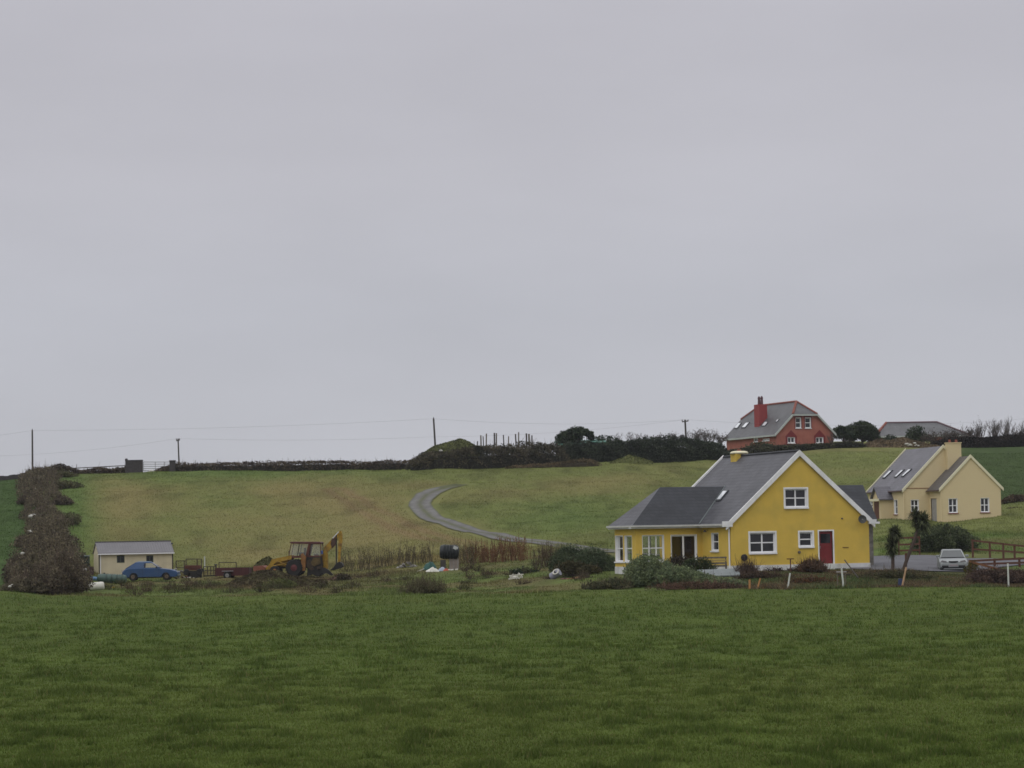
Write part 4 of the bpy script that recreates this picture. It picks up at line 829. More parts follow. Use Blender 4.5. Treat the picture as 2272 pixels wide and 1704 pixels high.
# telegraph poles and wires
def pole(px, yt, Y, r, label, lean=0.0, arm=0.0, box=False):
    a = P(px, yt, Y); g_ = gz(a.x, Y) - .4; o = thing('telegraph_pole', label, 'telegraph pole', (a.x, Y, g_), 0); h = a.z - g_; b = B(); b.tube((lean, 0, 0), (0, 0, h), r, r * .75, 8); b.build('shaft', POLEM, o)
    if arm: b = B(); b.bar((-arm, -.1, h - .28), (arm, -.1, h - .18), (0, .12, 0), (0, 0, .14)); b.build('crossarm', POLEM, o)
    for s in ((-1, 1) if arm else (0,)):
        b = B(); b.lathe([(.05, 0), (.07, .06), (.03, .2)], (s * arm * .9, -.1 if arm else 0, h - (.18 if arm else 0)), n=6); b.build('insulator', mat('dark_ceramic', (.05, .04, .04), .3), o)
    if box: b = B(); b.lathe([(.25, 0), (.3, .05), (.3, .7), (.2, .78)], (-.42, -.1, h - 2.7), n=10); b.build('transformer', mat('grey_transformer', (.08, .08, .085), .5), o)
    return a
t1 = pole(71.6, 955, 334, .13, 'tall telegraph pole at the far left beside the stone wall'); t2 = pole(395, 973, 338, .11, 'short telegraph pole just right of the field gate', lean=.15, arm=.22)
t3 = pole(962, 929, 334, .14, 'leaning telegraph pole on the left slope of the grassy bank', lean=.3); t4 = pole(1520, 931, 345, .15, 'telegraph pole with crossarm and transformer left of the terracotta house', lean=.15, arm=.42, box=True)
def wire(a, c_, sag, label):
    o = thing('overhead_wire', label, 'wire', a); b = B(); pts = [a.lerp(c_, i / 14) - Vector((0, 0, sag * 4 * (i / 14) * (1 - i / 14))) - a for i in range(15)]; b.path(pts, .009, 3); b.build('cable', mat('wire_metal', (.20, .20, .22), .6), o)
wire(P(-200, 979, 334), t1, .3, 'thin wire from the left edge of the sky to the far left pole'); wire(t1, t3, .35, 'thin upper wire between the far left pole and the leaning bank pole'); wire(t3, t4, .6, 'thin upper wire between the leaning bank pole and the crossarm pole')
wire(P(-200, 1012, 340), t2, .8, 'thin lower wire from the left edge to the short pole by the gate'); wire(t2, P(962, 969, 340), .3, 'thin lower wire between the short pole and the middle of the bank'); wire(P(962, 969, 340), t4, .5, 'thin lower wire rising over the bank to the crossarm pole')
wire(t4, P(2500, 905, 380), 1.5, 'thin wire running right from the crossarm pole past the terracotta house')
# grassy bank
def mound(name, label, cat, prof, ybase, Y, depth, cA, cB, n, leaf, group=None, m_in=(.05, .05, .025), upv=0.0):
    px0, px1 = prof[0][0], prof[-1][0]; x0, x1 = P(px0, 1000, Y).x, P(px1, 1000, Y).x; xc = (x0 + x1)/2; zb = gz(xc, Y); o = thing(name, label, cat, (xc, Y, zb), 0, group); ni, nj = 34, 12; V = []
    def H_(px): return P(px, float(np.interp(px, [p[0] for p in prof], [p[1] for p in prof])), Y).z
    for i in range(ni):
        px = px0 + (px1 - px0) * i / (ni - 1); x = x0 + (x1 - x0) * i / (ni - 1); top = H_(px)
        for j in range(nj):
            t = j / (nj - 1) * 2 - 1; y = Y + t * depth / 2; g_ = gz(x, y) - .15; s = math.cos(t * math.pi / 2) ** .8 if abs(t) < 1 else 0
            V.append((x, y, g_ + max(top - g_, 0) * s))
    V = np.array(V); V[:, 2] += (fbm(V[:, 0] * 1.3, V[:, 1] * 1.3, 2, 6) - .5) * .18; idx = (np.arange(ni - 1)[:, None] * nj + np.arange(nj - 1)[None, :]).ravel()
    tt = fbm(V[:, 0] * .8, V[:, 1] * .8, 3, 44)[:, None]; cc_ = np.array(cA) * (1 - tt) + np.array(cB) * tt
    npmesh('earth', local(o, V), np.stack([idx, idx + nj, idx + nj + 1, idx + 1], 1), SOIL, o, cc_, True)
    u = rng.random(n) * (ni - 1.001); v = rng.random(n) * (nj - 1.001); i = u.astype(int); j = v.astype(int); fu = (u - i)[:, None]; fv = (v - j)[:, None]; G_ = V.reshape(ni, nj, 3)
    Q = (G_[i, j] * (1 - fu) + G_[i + 1, j] * fu) * (1 - fv) + (G_[i, j + 1] * (1 - fu) + G_[i + 1, j + 1] * fu) * fv; Q[:, 2] += rng.random(n) * leaf * .5
    leaves('plant_cover', local(o, Q), leaf, cA, cB, o, upv=upv); return o
mound('grassy_bank', 'high grassy bank rising behind brambles at the leaning telegraph pole', 'bank', [(915, 1030), (932, 1014), (945, 1003), (962, 992), (985, 985), (1005, 979), (1024, 974), (1040, 980), (1055, 990), (1075, 1000)], 1035, 331, 6, (.06, .066, .028), (.145, .16, .06), 5200, .24, upv=.35)
hedge('bramble_hedge', 'mixed dark green and brown bramble hedge in front of the grassy bank', [(912, 327, 1028, 1043), (940, 326, 1006, 1043), (975, 325, 1004, 1042), (1010, 325, 995, 1041), (1050, 325, 988, 1040), (1100, 325, 990, 1040), (1150, 325, 991, 1038), (1200, 326, 986, 1037), (1245, 328, 984, 1034)], 3.2, (.044, .046, .032), (.115, .100, .064), 16500, .24, wob=.7, twigs=500, m_in=(.022, .022, .016))
hedge('scrub_strip', 'strip of rusty brown scrub at the foot of the bramble hedge', [(1120, 322, 1034, 1041), (1170, 322, 1031, 1040), (1200, 322, 1029, 1038), (1235, 323, 1024, 1035), (1290, 323, 1017, 1031), (1330, 324, 1022, 1030)], 1.4, (.085, .07, .042), (.17, .125, .075), 2600, .2, wob=.9, cat='scrub', upv=.4, m_in=(.05, .04, .025))
stone(978, 1000, 327, .2, 'small white stone on the side of the grassy bank')
pst = [(1059, 979, .13), (1067, 966, .17), (1073, 968, .12), (1078, 962, .16), (1096.5, 960.5, .19), (1100.5, 961, .17), (1118, 965, .14), (1127.5, 968, .14), (1145, 963, .17), (1149.8, 959, .15), (1168, 961.5, .2), (1174, 963, .22), (1180, 966, .16)]
for i, (px, yt, w_) in enumerate(pst):
    a = P(px, yt, 334 + (i % 3) * .5); g_ = P(px, 998, 334).z; b = B(); b.bar((0, 0, g_ - a.z), (random.uniform(-.08, .08), 0, 0), (w_, 0, 0), (0, w_, 0)); o = b.build('timber_post', WOODG if i % 2 else POLEM); o.location = a
    tag(o, 'weathered upright timber post rising from the brambles between grassy bank and green shed', 'post', 'tall timber posts on the bank')
bare_tree('thin bare shrub tangled among the tall timber posts', 1150, 333, 966, 1.6, 5); bare_tree('faint bare shrub just right of the tall timber posts', 1190, 334, 968, 1.4, 4)
bare_tree('low bare shrub left among the first timber posts', 1105, 333, 980, 1.5, 5, group=None)
# green roofed shed
gs = thing('green_roofed_shed', 'long low shed with a green metal roof behind the hilltop hedge', 'shed', (P(1232, 980, 338).x, 338, P(1232, 990, 338).z)); gl = P(1345, 980, 338).x - gs.location.x; ga = P(1232, 982, 338).z - gs.location.z; gb = P(1345, 975.5, 338).z - gs.location.z
b = B(); b.slab([(0, 0, ga - .25), (gl, 0, gb - .25), (gl, 5, gb + .3), (0, 5, ga + .3)], .12); b.build('roof', mat('green_sheet_metal', (.05, .16, .12), .5, .15), gs); b = B(); b.slab([(.2, .1, ga - .3), (gl - .2, .1, gb - .3), (gl - .2, 4.8, gb - .3), (.2, 4.8, ga - .3)], 2.2); b.build('wall', BLOCK, gs)
evergreen('rounded dark evergreen, largest of the group left of the crossarm pole', [(1243, 972), (1247, 957), (1258, 953), (1268, 950), (1278, 945), (1290, 947), (1297, 958)], 340, 1.2, 6500, nb=9)
evergreen('small upright evergreen close beside the largest dark evergreen', [(1295, 968), (1300, 951), (1306, 949), (1312, 962), (1320, 968)], 341, 1.0, 2600, nb=5)
evergreen('low spreading dark evergreen sloping down toward the bare hedge trees', [(1318, 970), (1330, 961), (1345, 964), (1358, 966), (1368, 974), (1376, 978)], 341, 1.2, 3600, nb=7)
hedge('clipped_hedge', 'tall dense dark evergreen hedge along the hilltop left of the terracotta house', [(1232, 333, 986, 1022), (1280, 333, 981, 1024), (1330, 333, 981, 1026), (1380, 333, 978, 1028), (1430, 333, 974, 1028), (1480, 334, 973, 1029), (1540, 335, 974, 1028), (1580, 336, 981, 1026), (1612, 337, 992, 1022)], 3.0, (.027, .036, .026), (.062, .078, .050), 22000, .24, m_in=(.012, .016, .011))
mound('grass_hump', 'small yellow green grass hump in front of the dark hedge', 'mound', [(1352, 1026), (1375, 1019), (1395, 1011), (1412, 1014), (1428, 1019), (1448, 1026)], 1027, 329, 3, (.085, .10, .035), (.15, .155, .06), 1600, .2, upv=.4)
for i, (px, yt, sp, ns, lab) in enumerate(((1372, 957, 1.0, 3, 'faint bare tree right of the low spreading evergreen'), (1400, 955, 1.1, 3, 'faint thin bare tree midway along the dark hilltop hedge'), (1424, 958, 1.0, 3, 'faint bare tree leaning over the middle of the dark hedge'), (1462, 960, 1.3, 6, 'bushy bare tree, second left of the crossarm pole'), (1494, 956, 1.4, 7, 'bushy bare tree immediately left of the crossarm pole'), (1540, 948, 1.5, 7, 'bare tree with raised branches immediately right of the crossarm pole'), (1571, 951, 1.5, 7, 'bare tree with fanned branches between crossarm pole and terracotta house'), (1598, 962, 1.1, 5, 'low bare tree touching the left end of the terracotta house'))):
    bare_tree(lab, px, 341, yt, sp, ns, group='bare trees behind the hilltop hedge', lean=.3, twig_leaf=(160 if ns > 4 else 0), base=P(px, 985, 341).z)
bare_tree('thin bare tree beside the right wall of the terracotta house', 1850, 352, 955, .9, 3)
# bushes below the terracotta house
bush('garden_bush', 'green bush below the left wall of the terracotta house', 'bush', [(1655, 996), (1675, 984), (1700, 980), (1722, 988)], 1003, 341, 2, (.035, .045, .025), (.075, .085, .045), 2600, .25, nb=7, group=None)
hedge('ragged_hedge', 'ragged green and brown hedge directly below the terracotta house gable', [(1600, 338, 1000, 1022), (1640, 339, 996, 1015), (1690, 340, 990, 1008), (1740, 341, 987, 1004), (1800, 343, 986, 1001), (1840, 344, 984, 998), (1880, 345, 980, 996), (1915, 346, 982, 992)], 2.2, (.028, .032, .02), (.075, .075, .042), 7500, .24, twigs=250)
evergreen('large dark evergreen between terracotta house and grey roofed bungalow', [(1880, 968), (1886, 945), (1900, 935), (1915, 933), (1928, 938), (1936, 948), (1946, 962)], 360, 1.6, 8500, (.022, .036, .022), (.058, .075, .04), nb=11)
evergreen('smaller spiky evergreen at the right of the terracotta house', [(1852, 972), (1857, 948), (1864, 942), (1874, 946), (1884, 952), (1892, 968)], 357, 1.2, 3400, (.022, .036, .022), (.058, .075, .04), nb=7)
mound('scrub_mound', 'brown scrubby mound with pale stones below the grey roofed bungalow', 'mound', [(1905, 994), (1925, 984), (1950, 977), (1975, 979), (2005, 972), (2030, 980), (2055, 986), (2080, 992)], 996, 350, 6, (.105, .08, .05), (.19, .145, .09), 5200, .26, upv=.4)
for i in range(11): stone(random.uniform(2008, 2038), random.uniform(983, 990), 347.2, random.uniform(.10, .19), 'small pale stone in the loose cluster on the brown scrub mound', group='pale stones on the scrub mound')
bush('garden_bush', 'dark bush at the left end of the grey roofed bungalow', 'bush', [(1970, 975), (1980, 963), (1990, 969)], 978, 372, 1.2, DKG, DKG2, 700, .25, nb=3)
bush('garden_bush', 'green spiky bush in front of the grey bungalow roof', 'bush', [(2022, 972), (2030, 950), (2044, 943), (2056, 955), (2062, 972)], 980, 372, 1.4, (.03, .048, .028), (.06, .08, .04), 1500, .3, nb=5)
for px, yt, sp, ns, tl, lab in ((2082, 950, 2.0, 8, 420, 'brown bushy bare tree left of the cream house chimney'), (2112, 944, 2.1, 8, 420, 'brown bushy bare tree directly above the cream house chimney'), (2150, 938, 1.3, 6, 420, 'compact dark brown tree right of the cream house chimney'), (2172, 927, 1.4, 7, 120, 'tall thin bare tree behind the compact brown tree'), (2205, 925, 1.5, 6, 0, 'bare tree with clear upright stems right of the gap'), (2232, 918, 1.5, 6, 0, 'tallest bare tree near the right edge of the skyline'), (2264, 928, 1.3, 6, 0, 'bare tree cut by the right edge of the photo'), (2060, 958, 1.4, 6, 200, 'low brown bare tree in front of the bungalow roof end')):
    bare_tree(lab, px, 362, yt, sp, ns, group='bare trees behind the right hedge', twig_leaf=tl, dens=1.2, base=P(px, 985, 362).z)
hedge('dark_hedge', 'long dark hedge across the hilltop at the far right', [(2055, 352, 984, 1002), (2090, 353, 976, 998), (2130, 354, 969, 996), (2180, 355, 970, 996), (2230, 355, 966, 996), (2290, 356, 962, 996), (2340, 356, 960, 996)], 2.4, (.018, .018, .017), (.040, .034, .028), 9500, .26, twigs=200, m_in=(.014, .014, .013))
hedge('scrub_hedge', 'brown scrub hedge just right of the cream house', [(2218, 268, 1102, 1122), (2240, 268, 1098, 1122), (2290, 268, 1100, 1122), (2340, 268, 1100, 1124)], 2.2, (.06, .045, .032), (.125, .09, .06), 2800, .22, twigs=80)
hedge('low_scrub', 'low dark scrub line on the lawn edge right of the cream house', [(2216, 259, 1128, 1142), (2250, 259, 1126, 1142), (2300, 259, 1128, 1142)], 1.4, (.04, .04, .025), (.09, .07, .045), 1100, .2)

# ------------------------------------------------------------------ the long overgrown hedge at the left
LH = [(95, 163, 1300, 1330), (92, 170, 1262, 1325), (100, 180, 1222, 1315), (108, 192, 1190, 1300), (104, 205, 1165, 1286), (94, 218, 1150, 1262), (92, 235, 1128, 1230), (100, 252, 1098, 1190), (92, 268, 1082, 1155), (96, 285, 1062, 1128), (92, 300, 1054, 1102), (98, 314, 1046, 1080), (106, 326, 1040, 1060)]
LHs = []
for px, Y, yt, yb in LH[2:]:
    hgt = {163: 1.0, 170: 2.1, 180: 2.6, 192: 2.1, 205: 1.6}.get(Y, 1.3); x = (px - CX)/F*Y; zt = gz(x, Y) + hgt; LHs.append((px, Y, hor(px) - (zt - HZ)/Y*F, yb))
hedge('overgrown_hedge', 'long overgrown bramble and stone hedge climbing the hill at the left', LHs, 3.9, (.060, .052, .035), (.150, .130, .080), 36000, .20, twigs=2600, tcol=(.125, .095, .075), stick_len=.6, wob=.9, low=.6, m_in=(.048, .041, .029))
bush('bramble_bush', 'broad purple brown bramble bush spreading at the near end of the overgrown hedge', 'bush', [(14, 1314), (40, 1284), (70, 1256), (100, 1246), (128, 1232), (148, 1228), (166, 1246), (180, 1276), (190, 1308)], 1322, 172, 6, (.066, .055, .038), (.155, .130, .085), 20000, .14, nb=18, twigs=1200, tcol=(.11, .08, .065), stick_len=.45)
0 and hedge('leafy_bramble', 'greener bramble growth on the right flank of the overgrown hedge', [(128, 205, 1255, 1290), (132, 225, 1215, 1256), (135, 245, 1165, 1205), (132, 262, 1125, 1165), (140, 280, 1092, 1130), (135, 300, 1068, 1098), (140, 318, 1050, 1070)], 2.2, (.045, .050, .025), (.095, .095, .045), 7000, .2, twigs=200)
for px, py, Y, r in ((76, 1087, 296, .36), (72, 1122, 276, .3), (70, 1146, 262, .38), (74, 1143, 262, .26), (66, 1180, 240, .3), (22, 1301, 168, .12), (27, 1298, 169, .1), (50, 1228, 205, .2)): stone(px, py, Y - 2.0, r * .75, 'pale stone showing through the left side of the overgrown hedge', group='stones in the overgrown hedge')

# ------------------------------------------------------------------ garden shrubs by the yellow house
bush('large_shrub', 'largest grey green shrub in front of the sunroom windows', 'shrub', [(1392, 1262), (1402, 1244), (1425, 1231), (1450, 1232), (1470, 1241), (1492, 1252), (1512, 1268)], 1307, 158, 3.0, GRG, GRG2, 15000, .115, nb=12, twigs=90, tcol=(.08, .07, .04))
bush('spreading_shrub', 'grey green shrub spreading right of the largest shrub below the patio', 'shrub', [(1470, 1262), (1500, 1256), (1530, 1262), (1560, 1272), (1592, 1282), (1615, 1292)], 1307, 156, 2.6, GRG, GRG2, 11000, .115, nb=11, twigs=80, tcol=(.08, .06, .04))
bush('low_shrub', 'low grey green shrub in front of the small grey roofed coop', 'shrub', [(1575, 1290), (1600, 1284), (1630, 1287), (1655, 1294), (1668, 1303)], 1308, 153.5, 2.0, GRG, GRG2, 4500, .11, nb=8, twigs=40)
bush('red_stem_undergrowth', 'reddish brown undergrowth along the foot of the grey green shrubs', 'undergrowth', [(1450, 1300), (1500, 1292), (1560, 1290), (1620, 1294), (1650, 1300)], 1309, 151.8, 1.2, (.07, .05, .035), (.12, .075, .05), 3200, .10, nb=10, twigs=140, tcol=(.14, .08, .06), squat=.8)
bush('dark_shrub', 'dark brown leafed shrub under the patio door', 'shrub', [(1478, 1250), (1492, 1236), (1512, 1232), (1530, 1240)], 1268, 164.5, 1.6, (.03, .026, .02), (.07, .055, .04), 2600, .12, nb=6, twigs=60)
bush('spiky_shrub', 'dark green spiky shrub between patio door and timber bench', 'shrub', [(1520, 1246), (1540, 1238), (1560, 1238), (1580, 1248)], 1268, 163.5, 1.8, (.025, .038, .018), (.055, .07, .03), 3200, .18, nb=7, twigs=30, asp=.25, upv=.3)
bush('tangled_shrub', 'low tangled brown and green shrub in the lawn left of the large grey green shrub', 'shrub', [(1300, 1298), (1318, 1290), (1340, 1293), (1362, 1284), (1385, 1288), (1400, 1292)], 1310, 157, 2.8, (.045, .055, .028), (.12, .11, .06), 3200, .13, nb=8, twigs=160, tcol=(.09,.07,.05))
bush('leafy_bush', 'bright strap leaved bush against the left end of the sunroom', 'bush', [(1285, 1228), (1302, 1214), (1318, 1214), (1335, 1222), (1348, 1230), (1362, 1240)], 1270, 178, 2.2, (.040, .058, .030), (.12, .15, .085), 6500, .22, nb=9, twigs=20, asp=.22, upv=.35)
bush('leafy_bush', 'dark green strap leaved bush in the middle left of the sunroom', 'bush', [(1228, 1240), (1245, 1216), (1262, 1212), (1280, 1214), (1296, 1226)], 1268, 180, 2.2, (.040, .058, .030), (.11, .135, .075), 6500, .22, nb=9, twigs=40, asp=.22, upv=.35)
bush('low_bush', 'low brown green bush at the foot of the strap leaved bushes', 'bush', [(1238, 1252), (1262, 1245), (1290, 1248), (1325, 1256)], 1268, 174, 1.6, (.04, .04, .02), (.08, .07, .035), 2600, .14, nb=7, twigs=40)
bush('round_bush', 'big round dark green bush behind the silver car', 'bush', [(2036, 1210), (2042, 1180), (2060, 1168), (2090, 1164), (2118, 1165), (2142, 1174), (2156, 1190), (2162, 1215)], 1231, 205, 3.2, (.034, .048, .026), (.105, .125, .065), 14000, .15, nb=12, twigs=50)
bush('brown_shrub', 'brown twiggy rounded shrub left of the red door', 'shrub', [(1770, 1262), (1778, 1250), (1795, 1242), (1812, 1243), (1826, 1254), (1834, 1268)], 1284, 163, 2.0, (.050, .036, .024), (.105, .068, .042), 3600, .10, nb=9, twigs=500, tcol=(.10, .06, .04), stick_len=.4)
bush('twiggy_shrub', 'thin twiggy shrub below the black hose reel', 'shrub', [(1634, 1270), (1644, 1256), (1658, 1252), (1672, 1262)], 1290, 161, 1.2, (.045, .035, .028), (.085, .06, .045), 1000, .09, nb=5, twigs=350, tcol=(.085, .06, .05), stick_len=.55)
bush('brown_undergrowth', 'dense brown undergrowth right of the small coop', 'undergrowth', [(1640, 1286), (1665, 1268), (1690, 1270), (1720, 1276), (1750, 1280)], 1298, 158, 1.8, (.048, .038, .028), (.085, .06, .04), 4500, .10, nb=9, twigs=220, tcol=(.09, .06, .045))
bush('brown_undergrowth', 'rusty low undergrowth between the leaning white stakes', 'undergrowth', [(1752, 1290), (1780, 1283), (1810, 1282), (1840, 1286), (1862, 1292)], 1300, 155, 1.5, (.055, .04, .022), (.15, .07, .03), 3000, .10, nb=8, twigs=160, tcol=(.10, .06, .04))
bush('dark_scrub', 'dark brown scrub below the rail fence at the right edge', 'scrub', [(2150, 1272), (2180, 1264), (2215, 1262), (2250, 1264), (2300, 1268)], 1298, 155, 2.6, (.048, .036, .030), (.115, .078, .058), 9000, .12, nb=11, twigs=420, tcol=(.095, .06, .05))
bush('dark_scrub', 'dark green scrub on the bank below the two palms', 'scrub', [(1915, 1280), (1950, 1270), (1990, 1268), (2030, 1274), (2070, 1282)], 1302, 156, 2.2, (.045, .052, .026), (.105, .095, .048), 7500, .12, nb=12, twigs=420, tcol=(.075, .06, .04))
bush('yellowish_bush', 'small yellowish bush beside the silver car wheel', 'bush', [(2145, 1262), (2152, 1246), (2160, 1244), (2166, 1262)], 1276, 163, .8, (.07, .065, .02), (.14, .12, .04), 900, .10, nb=4, twigs=20)
for i, (x_, y_, w_) in enumerate(((1715, 1262, 12), (1780, 1261, 8))): pass
bush('dark_clump', 'dark purple heather clump against the white plinth', 'plant', [(1700, 1266), (1712, 1258), (1726, 1260), (1738, 1267)], 1270, 165.2, .8, (.035, .022, .026), (.06, .04, .04), 700, .08, nb=5, twigs=0)
bush('dark_clump', 'small dark heather clump left of the brown twiggy shrub', 'plant', [(1748, 1265), (1758, 1259), (1770, 1265)], 1269, 165.2, .7, (.04, .026, .026), (.065, .042, .04), 400, .08, nb=3, twigs=0)

# palms (cordylines)
def cordyline(label, base_px, Y, stems, heads):
    bp = P(base_px[0], base_px[1], Y); bp.z = gz(bp.x, Y); o = thing('cabbage_palm', label, 'palm', bp); b = B()
    for st in stems:
        pts = [P(*q, Y) - bp for q in st]; k = len(pts)
        if st is stems[0]: pts[0].z = -.1
        for i in range(k - 1): b.tube(pts[i], pts[i+1], .115 - .045 * i / k, .115 - .045 * (i + 1) / k, 8)
    b.build('trunk', mat('palm_bark', (.085, .062, .05), .95, .3, 6, .8, 14), o, True)
    for (hx, hy, rr, n, up) in heads:
        c = P(hx, hy, Y) - bp; d = rng.normal(size=(n, 3)); d[:, 2] = d[:, 2] * .9 + up; d /= np.linalg.norm(d, axis=1)[:, None]; ln = rr * rng.uniform(.6, 1.35, n)[:, None]
        s = np.cross(d, [0, 0, 1.0]); s /= np.linalg.norm(s, axis=1)[:, None]; c = np.array(c)[None, :] + rng.normal(size=(n, 3)) * .08; mid = c + d * ln * .6; tip = c + d * ln; tip[:, 2] -= ln[:, 0] * .18
        V = np.stack([c, mid - s * .028, tip, mid + s * .028], 1).reshape(-1, 3); cc_ = np.repeat((np.array([[.032, .044, .022]]) * (1 - rng.random((n, 1))) + np.array([[.115, .125, .065]]) * rng.random((n, 1))), 4, 0)
        npmesh('leaf_head', V, np.arange(4 * n).reshape(n, 4), VEG, o, cc_)
cordyline('short upright cabbage palm with two stacked leaf heads', (1981, 1262), 165, [[(1981, 1264), (1981, 1240), (1979, 1215), (1978, 1205)], [(1980, 1235), (1983, 1205), (1985, 1182)]], [(1979, 1216, .52, 420, -.15), (1976, 1206, .5, 260, .1), (1985, 1183, .58, 520, .25), (1984, 1192, .42, 160, -.3)])
cordyline('tall leaning cabbage palm with one bushy head on a bent trunk', (2003, 1263), 165, [[(2003, 1265), (2011, 1245), (2021, 1218), (2030, 1196), (2037, 1172), (2040, 1160)], [(2036, 1176), (2032, 1158), (2030, 1148)]], [(2048, 1156, .66, 560, .1), (2031, 1144, .55, 420, .25), (2038, 1160, .5, 200, -.1)])
# row of bare sapling stems
def sapling(px, Y, h, nst, col, label, group, name='sapling'):
    x = P(px, 1240, Y).x; o = thing(name, label, 'sapling', (x, Y, gz(x, Y) - .05), 0, group); n = nst * 5; base = rng.normal(size=(nst, 3)) * [.22, .3, 0]; tipd = rng.normal(size=(nst, 3)) * [.16, .16, 0] * h; hs = h * rng.uniform(.6, 1.1, nst)
    P0 = base; P1 = base + tipd; P1[:, 2] = hs; k = rng.integers(0, nst, n); t0 = rng.uniform(.25, .9, n)[:, None]; q0 = P0[k] * (1 - t0) + P1[k] * t0; q1 = q0 + rng.normal(size=(n, 3)) * [.12, .12, .1] + np.array([0, 0, .28])
    sticks('stems', np.concatenate([P0, q0]), np.concatenate([P1, q1]), np.concatenate([np.full(nst, .022), np.full(n, .011)]), np.concatenate([np.full(nst, .008), np.full(n, .004)]), col, o)
    leaves('foliage', q1[rng.integers(0, n, n)] * .9 + rng.normal(size=(n, 3)) * .1, .10, np.array(col) * .7, np.array(col) * 1.3, o)
for i in range(26):
    px = 762 + i * 8.1 + random.uniform(-3, 3)
    if 958 < px < 1022: continue
    sapling(px, 213 + random.uniform(-1.5, 1.5), random.uniform(1.0, 2.2), 7, (.105, .088, .052), 'dull brown bare sapling in the row between the digger and the black tank', 'bare saplings left of the black tank')
for i in range(26):
    px = 1022 + i * 5.7 + random.uniform(-2, 2); sapling(px, 208 + random.uniform(-1.5, 1.5), random.uniform(1.3, 2.1), 10, (.15, .082, .045) if 5 < i else (.11, .085, .05), 'rusty orange bare sapling in the row right of the black tank', 'rusty saplings right of the black tank')
for i in range(8):
    px = 1201 + i * 5.2; sapling(px, 193 + random.uniform(-1, 1), random.uniform(1.3, 2.0), 10, (.09, .068, .045), 'dark brown bare sapling beside the strap leaved bushes', 'dark saplings beside the strap leaved bushes')
bush('weed_clump', 'tall clump of mixed green and brown weeds at the field edge below the black tank', 'weeds', [(888, 1308), (905, 1293), (930, 1286), (950, 1284), (970, 1290), (990, 1304)], 1328, 163, 3.2, (.075, .075, .04), (.15, .15, .07), 2400, .14, nb=10, twigs=500, tcol=(.09, .075, .045), stick_len=.45, asp=.3, upv=.4)
bush('low_dark_shrub', 'low dark green shrub right of the scattered white debris', 'shrub', [(1137, 1280), (1150, 1272), (1165, 1268), (1178, 1264), (1190, 1280)], 1286, 186, 1.6, (.015, .028, .018), (.038, .052, .03), 2800, .13, nb=7, twigs=20)
bush('brown_scrub', 'brown scrub patch right of the grey drum', 'scrub', [(1240, 1298), (1260, 1290), (1285, 1286), (1300, 1292)], 1306, 170, 1.6, (.06, .05, .03), (.11, .08, .05), 1800, .12, nb=6, twigs=120)
for i in range(70):
    px = random.uniform(205, 1290); Y = random.uniform(167, 200); 
    if 480 < px < 780 and Y > 180: continue
    dk_ = random.random()
    bush('weed_tuft', 'ragged low weed tuft in the rough ground beyond the field edge', 'weeds', [(px - 12, 1300), (px, hor(px) - (gz((px-CX)/F*Y, Y) + random.uniform(.25, .6) - HZ)/Y*F), (px + random.uniform(8, 26), 1300)], 1300, Y, .8, (.05, .055, .025) if dk_ < .5 else (.075, .055, .035), (.09, .095, .04) if dk_ < .5 else (.13, .1, .06), 260, .13, nb=3, twigs=14, group='ragged weed tufts in the rough ground', asp=.3, upv=.45)

for i, (px, Y, w_, h_, g_) in enumerate(((150, 305, 26, .9, 1), (140, 282, 16, 1.0, 0), (148, 262, 26, 1.2, 1), (60, 285, 16, 1.0, 0), (132, 240, 18, 1.1, 0), (150, 225, 22, 1.2, 1), (55, 240, 14, 1.0, 0), (145, 206, 24, 1.3, 0), (48, 212, 22, 1.2, 0), (160, 192, 34, 1.6, 0), (36, 190, 26, 1.3, 0), (140, 322, 24, .8, 1))):
    yt = hor(px) - (gz((px - CX) / F * Y, Y) + h_ - HZ) / Y * F
    bush('bramble_clump', ['brown', 'greenish'][g_] + ' bramble clump bulging from the %s flank of the long overgrown hedge, number %s from its top end' % ('left' if px < 80 else 'right', i) if 0 else '%s bramble clump bulging from the %s flank of the overgrown hedge' % (['brown', 'greenish'][g_], 'left' if px < 80 else 'right'), 'bush', [(px - w_, yt + 8), (px - w_ * .3, yt), (px + w_ * .4, yt + 2), (px + w_, yt + 10)], 1200, Y, 3.0, (.062, .050, .040) if not g_ else (.06, .062, .032), (.140, .115, .078) if not g_ else (.125, .125, .062), 1700, .19, nb=5, twigs=120, tcol=(.125, .095, .075), group=['brown', 'greenish'][g_] + ' clumps on the %s flank of the overgrown hedge' % ('left' if px < 80 else 'right'))

bush('bramble_bush', 'low ragged bramble skirt at the left foot of the overgrown hedge', 'bush', [(-5, 1316), (15, 1300), (38, 1288), (60, 1282), (85, 1288), (100, 1312)], 1322, 168, 2.6, (.058, .052, .034), (.130, .112, .070), 3600, .14, nb=9, twigs=160, tcol=(.10, .08, .06))
bush('bramble_bush', 'brown bramble mass filling the middle of the lower overgrown hedge', 'bush', [(42, 1262), (62, 1222), (88, 1198), (112, 1186), (132, 1192), (152, 1216), (164, 1250)], 1300, 192, 8, (.062, .053, .036), (.155, .130, .082), 8000, .17, nb=12, twigs=500, tcol=(.11, .085, .065))
bush('bramble_bush', 'brown bramble mass on the middle slope of the overgrown hedge', 'bush', [(48, 1200), (66, 1166), (92, 1148), (115, 1150), (134, 1172), (142, 1200)], 1250, 214, 8, (.062, .053, .036), (.155, .130, .082), 6000, .18, nb=10, twigs=300, tcol=(.11, .085, .065))

# ================================================================== OBJECTS IN THE YARD
def zat(py, Y, px): return P(px, py, Y).z
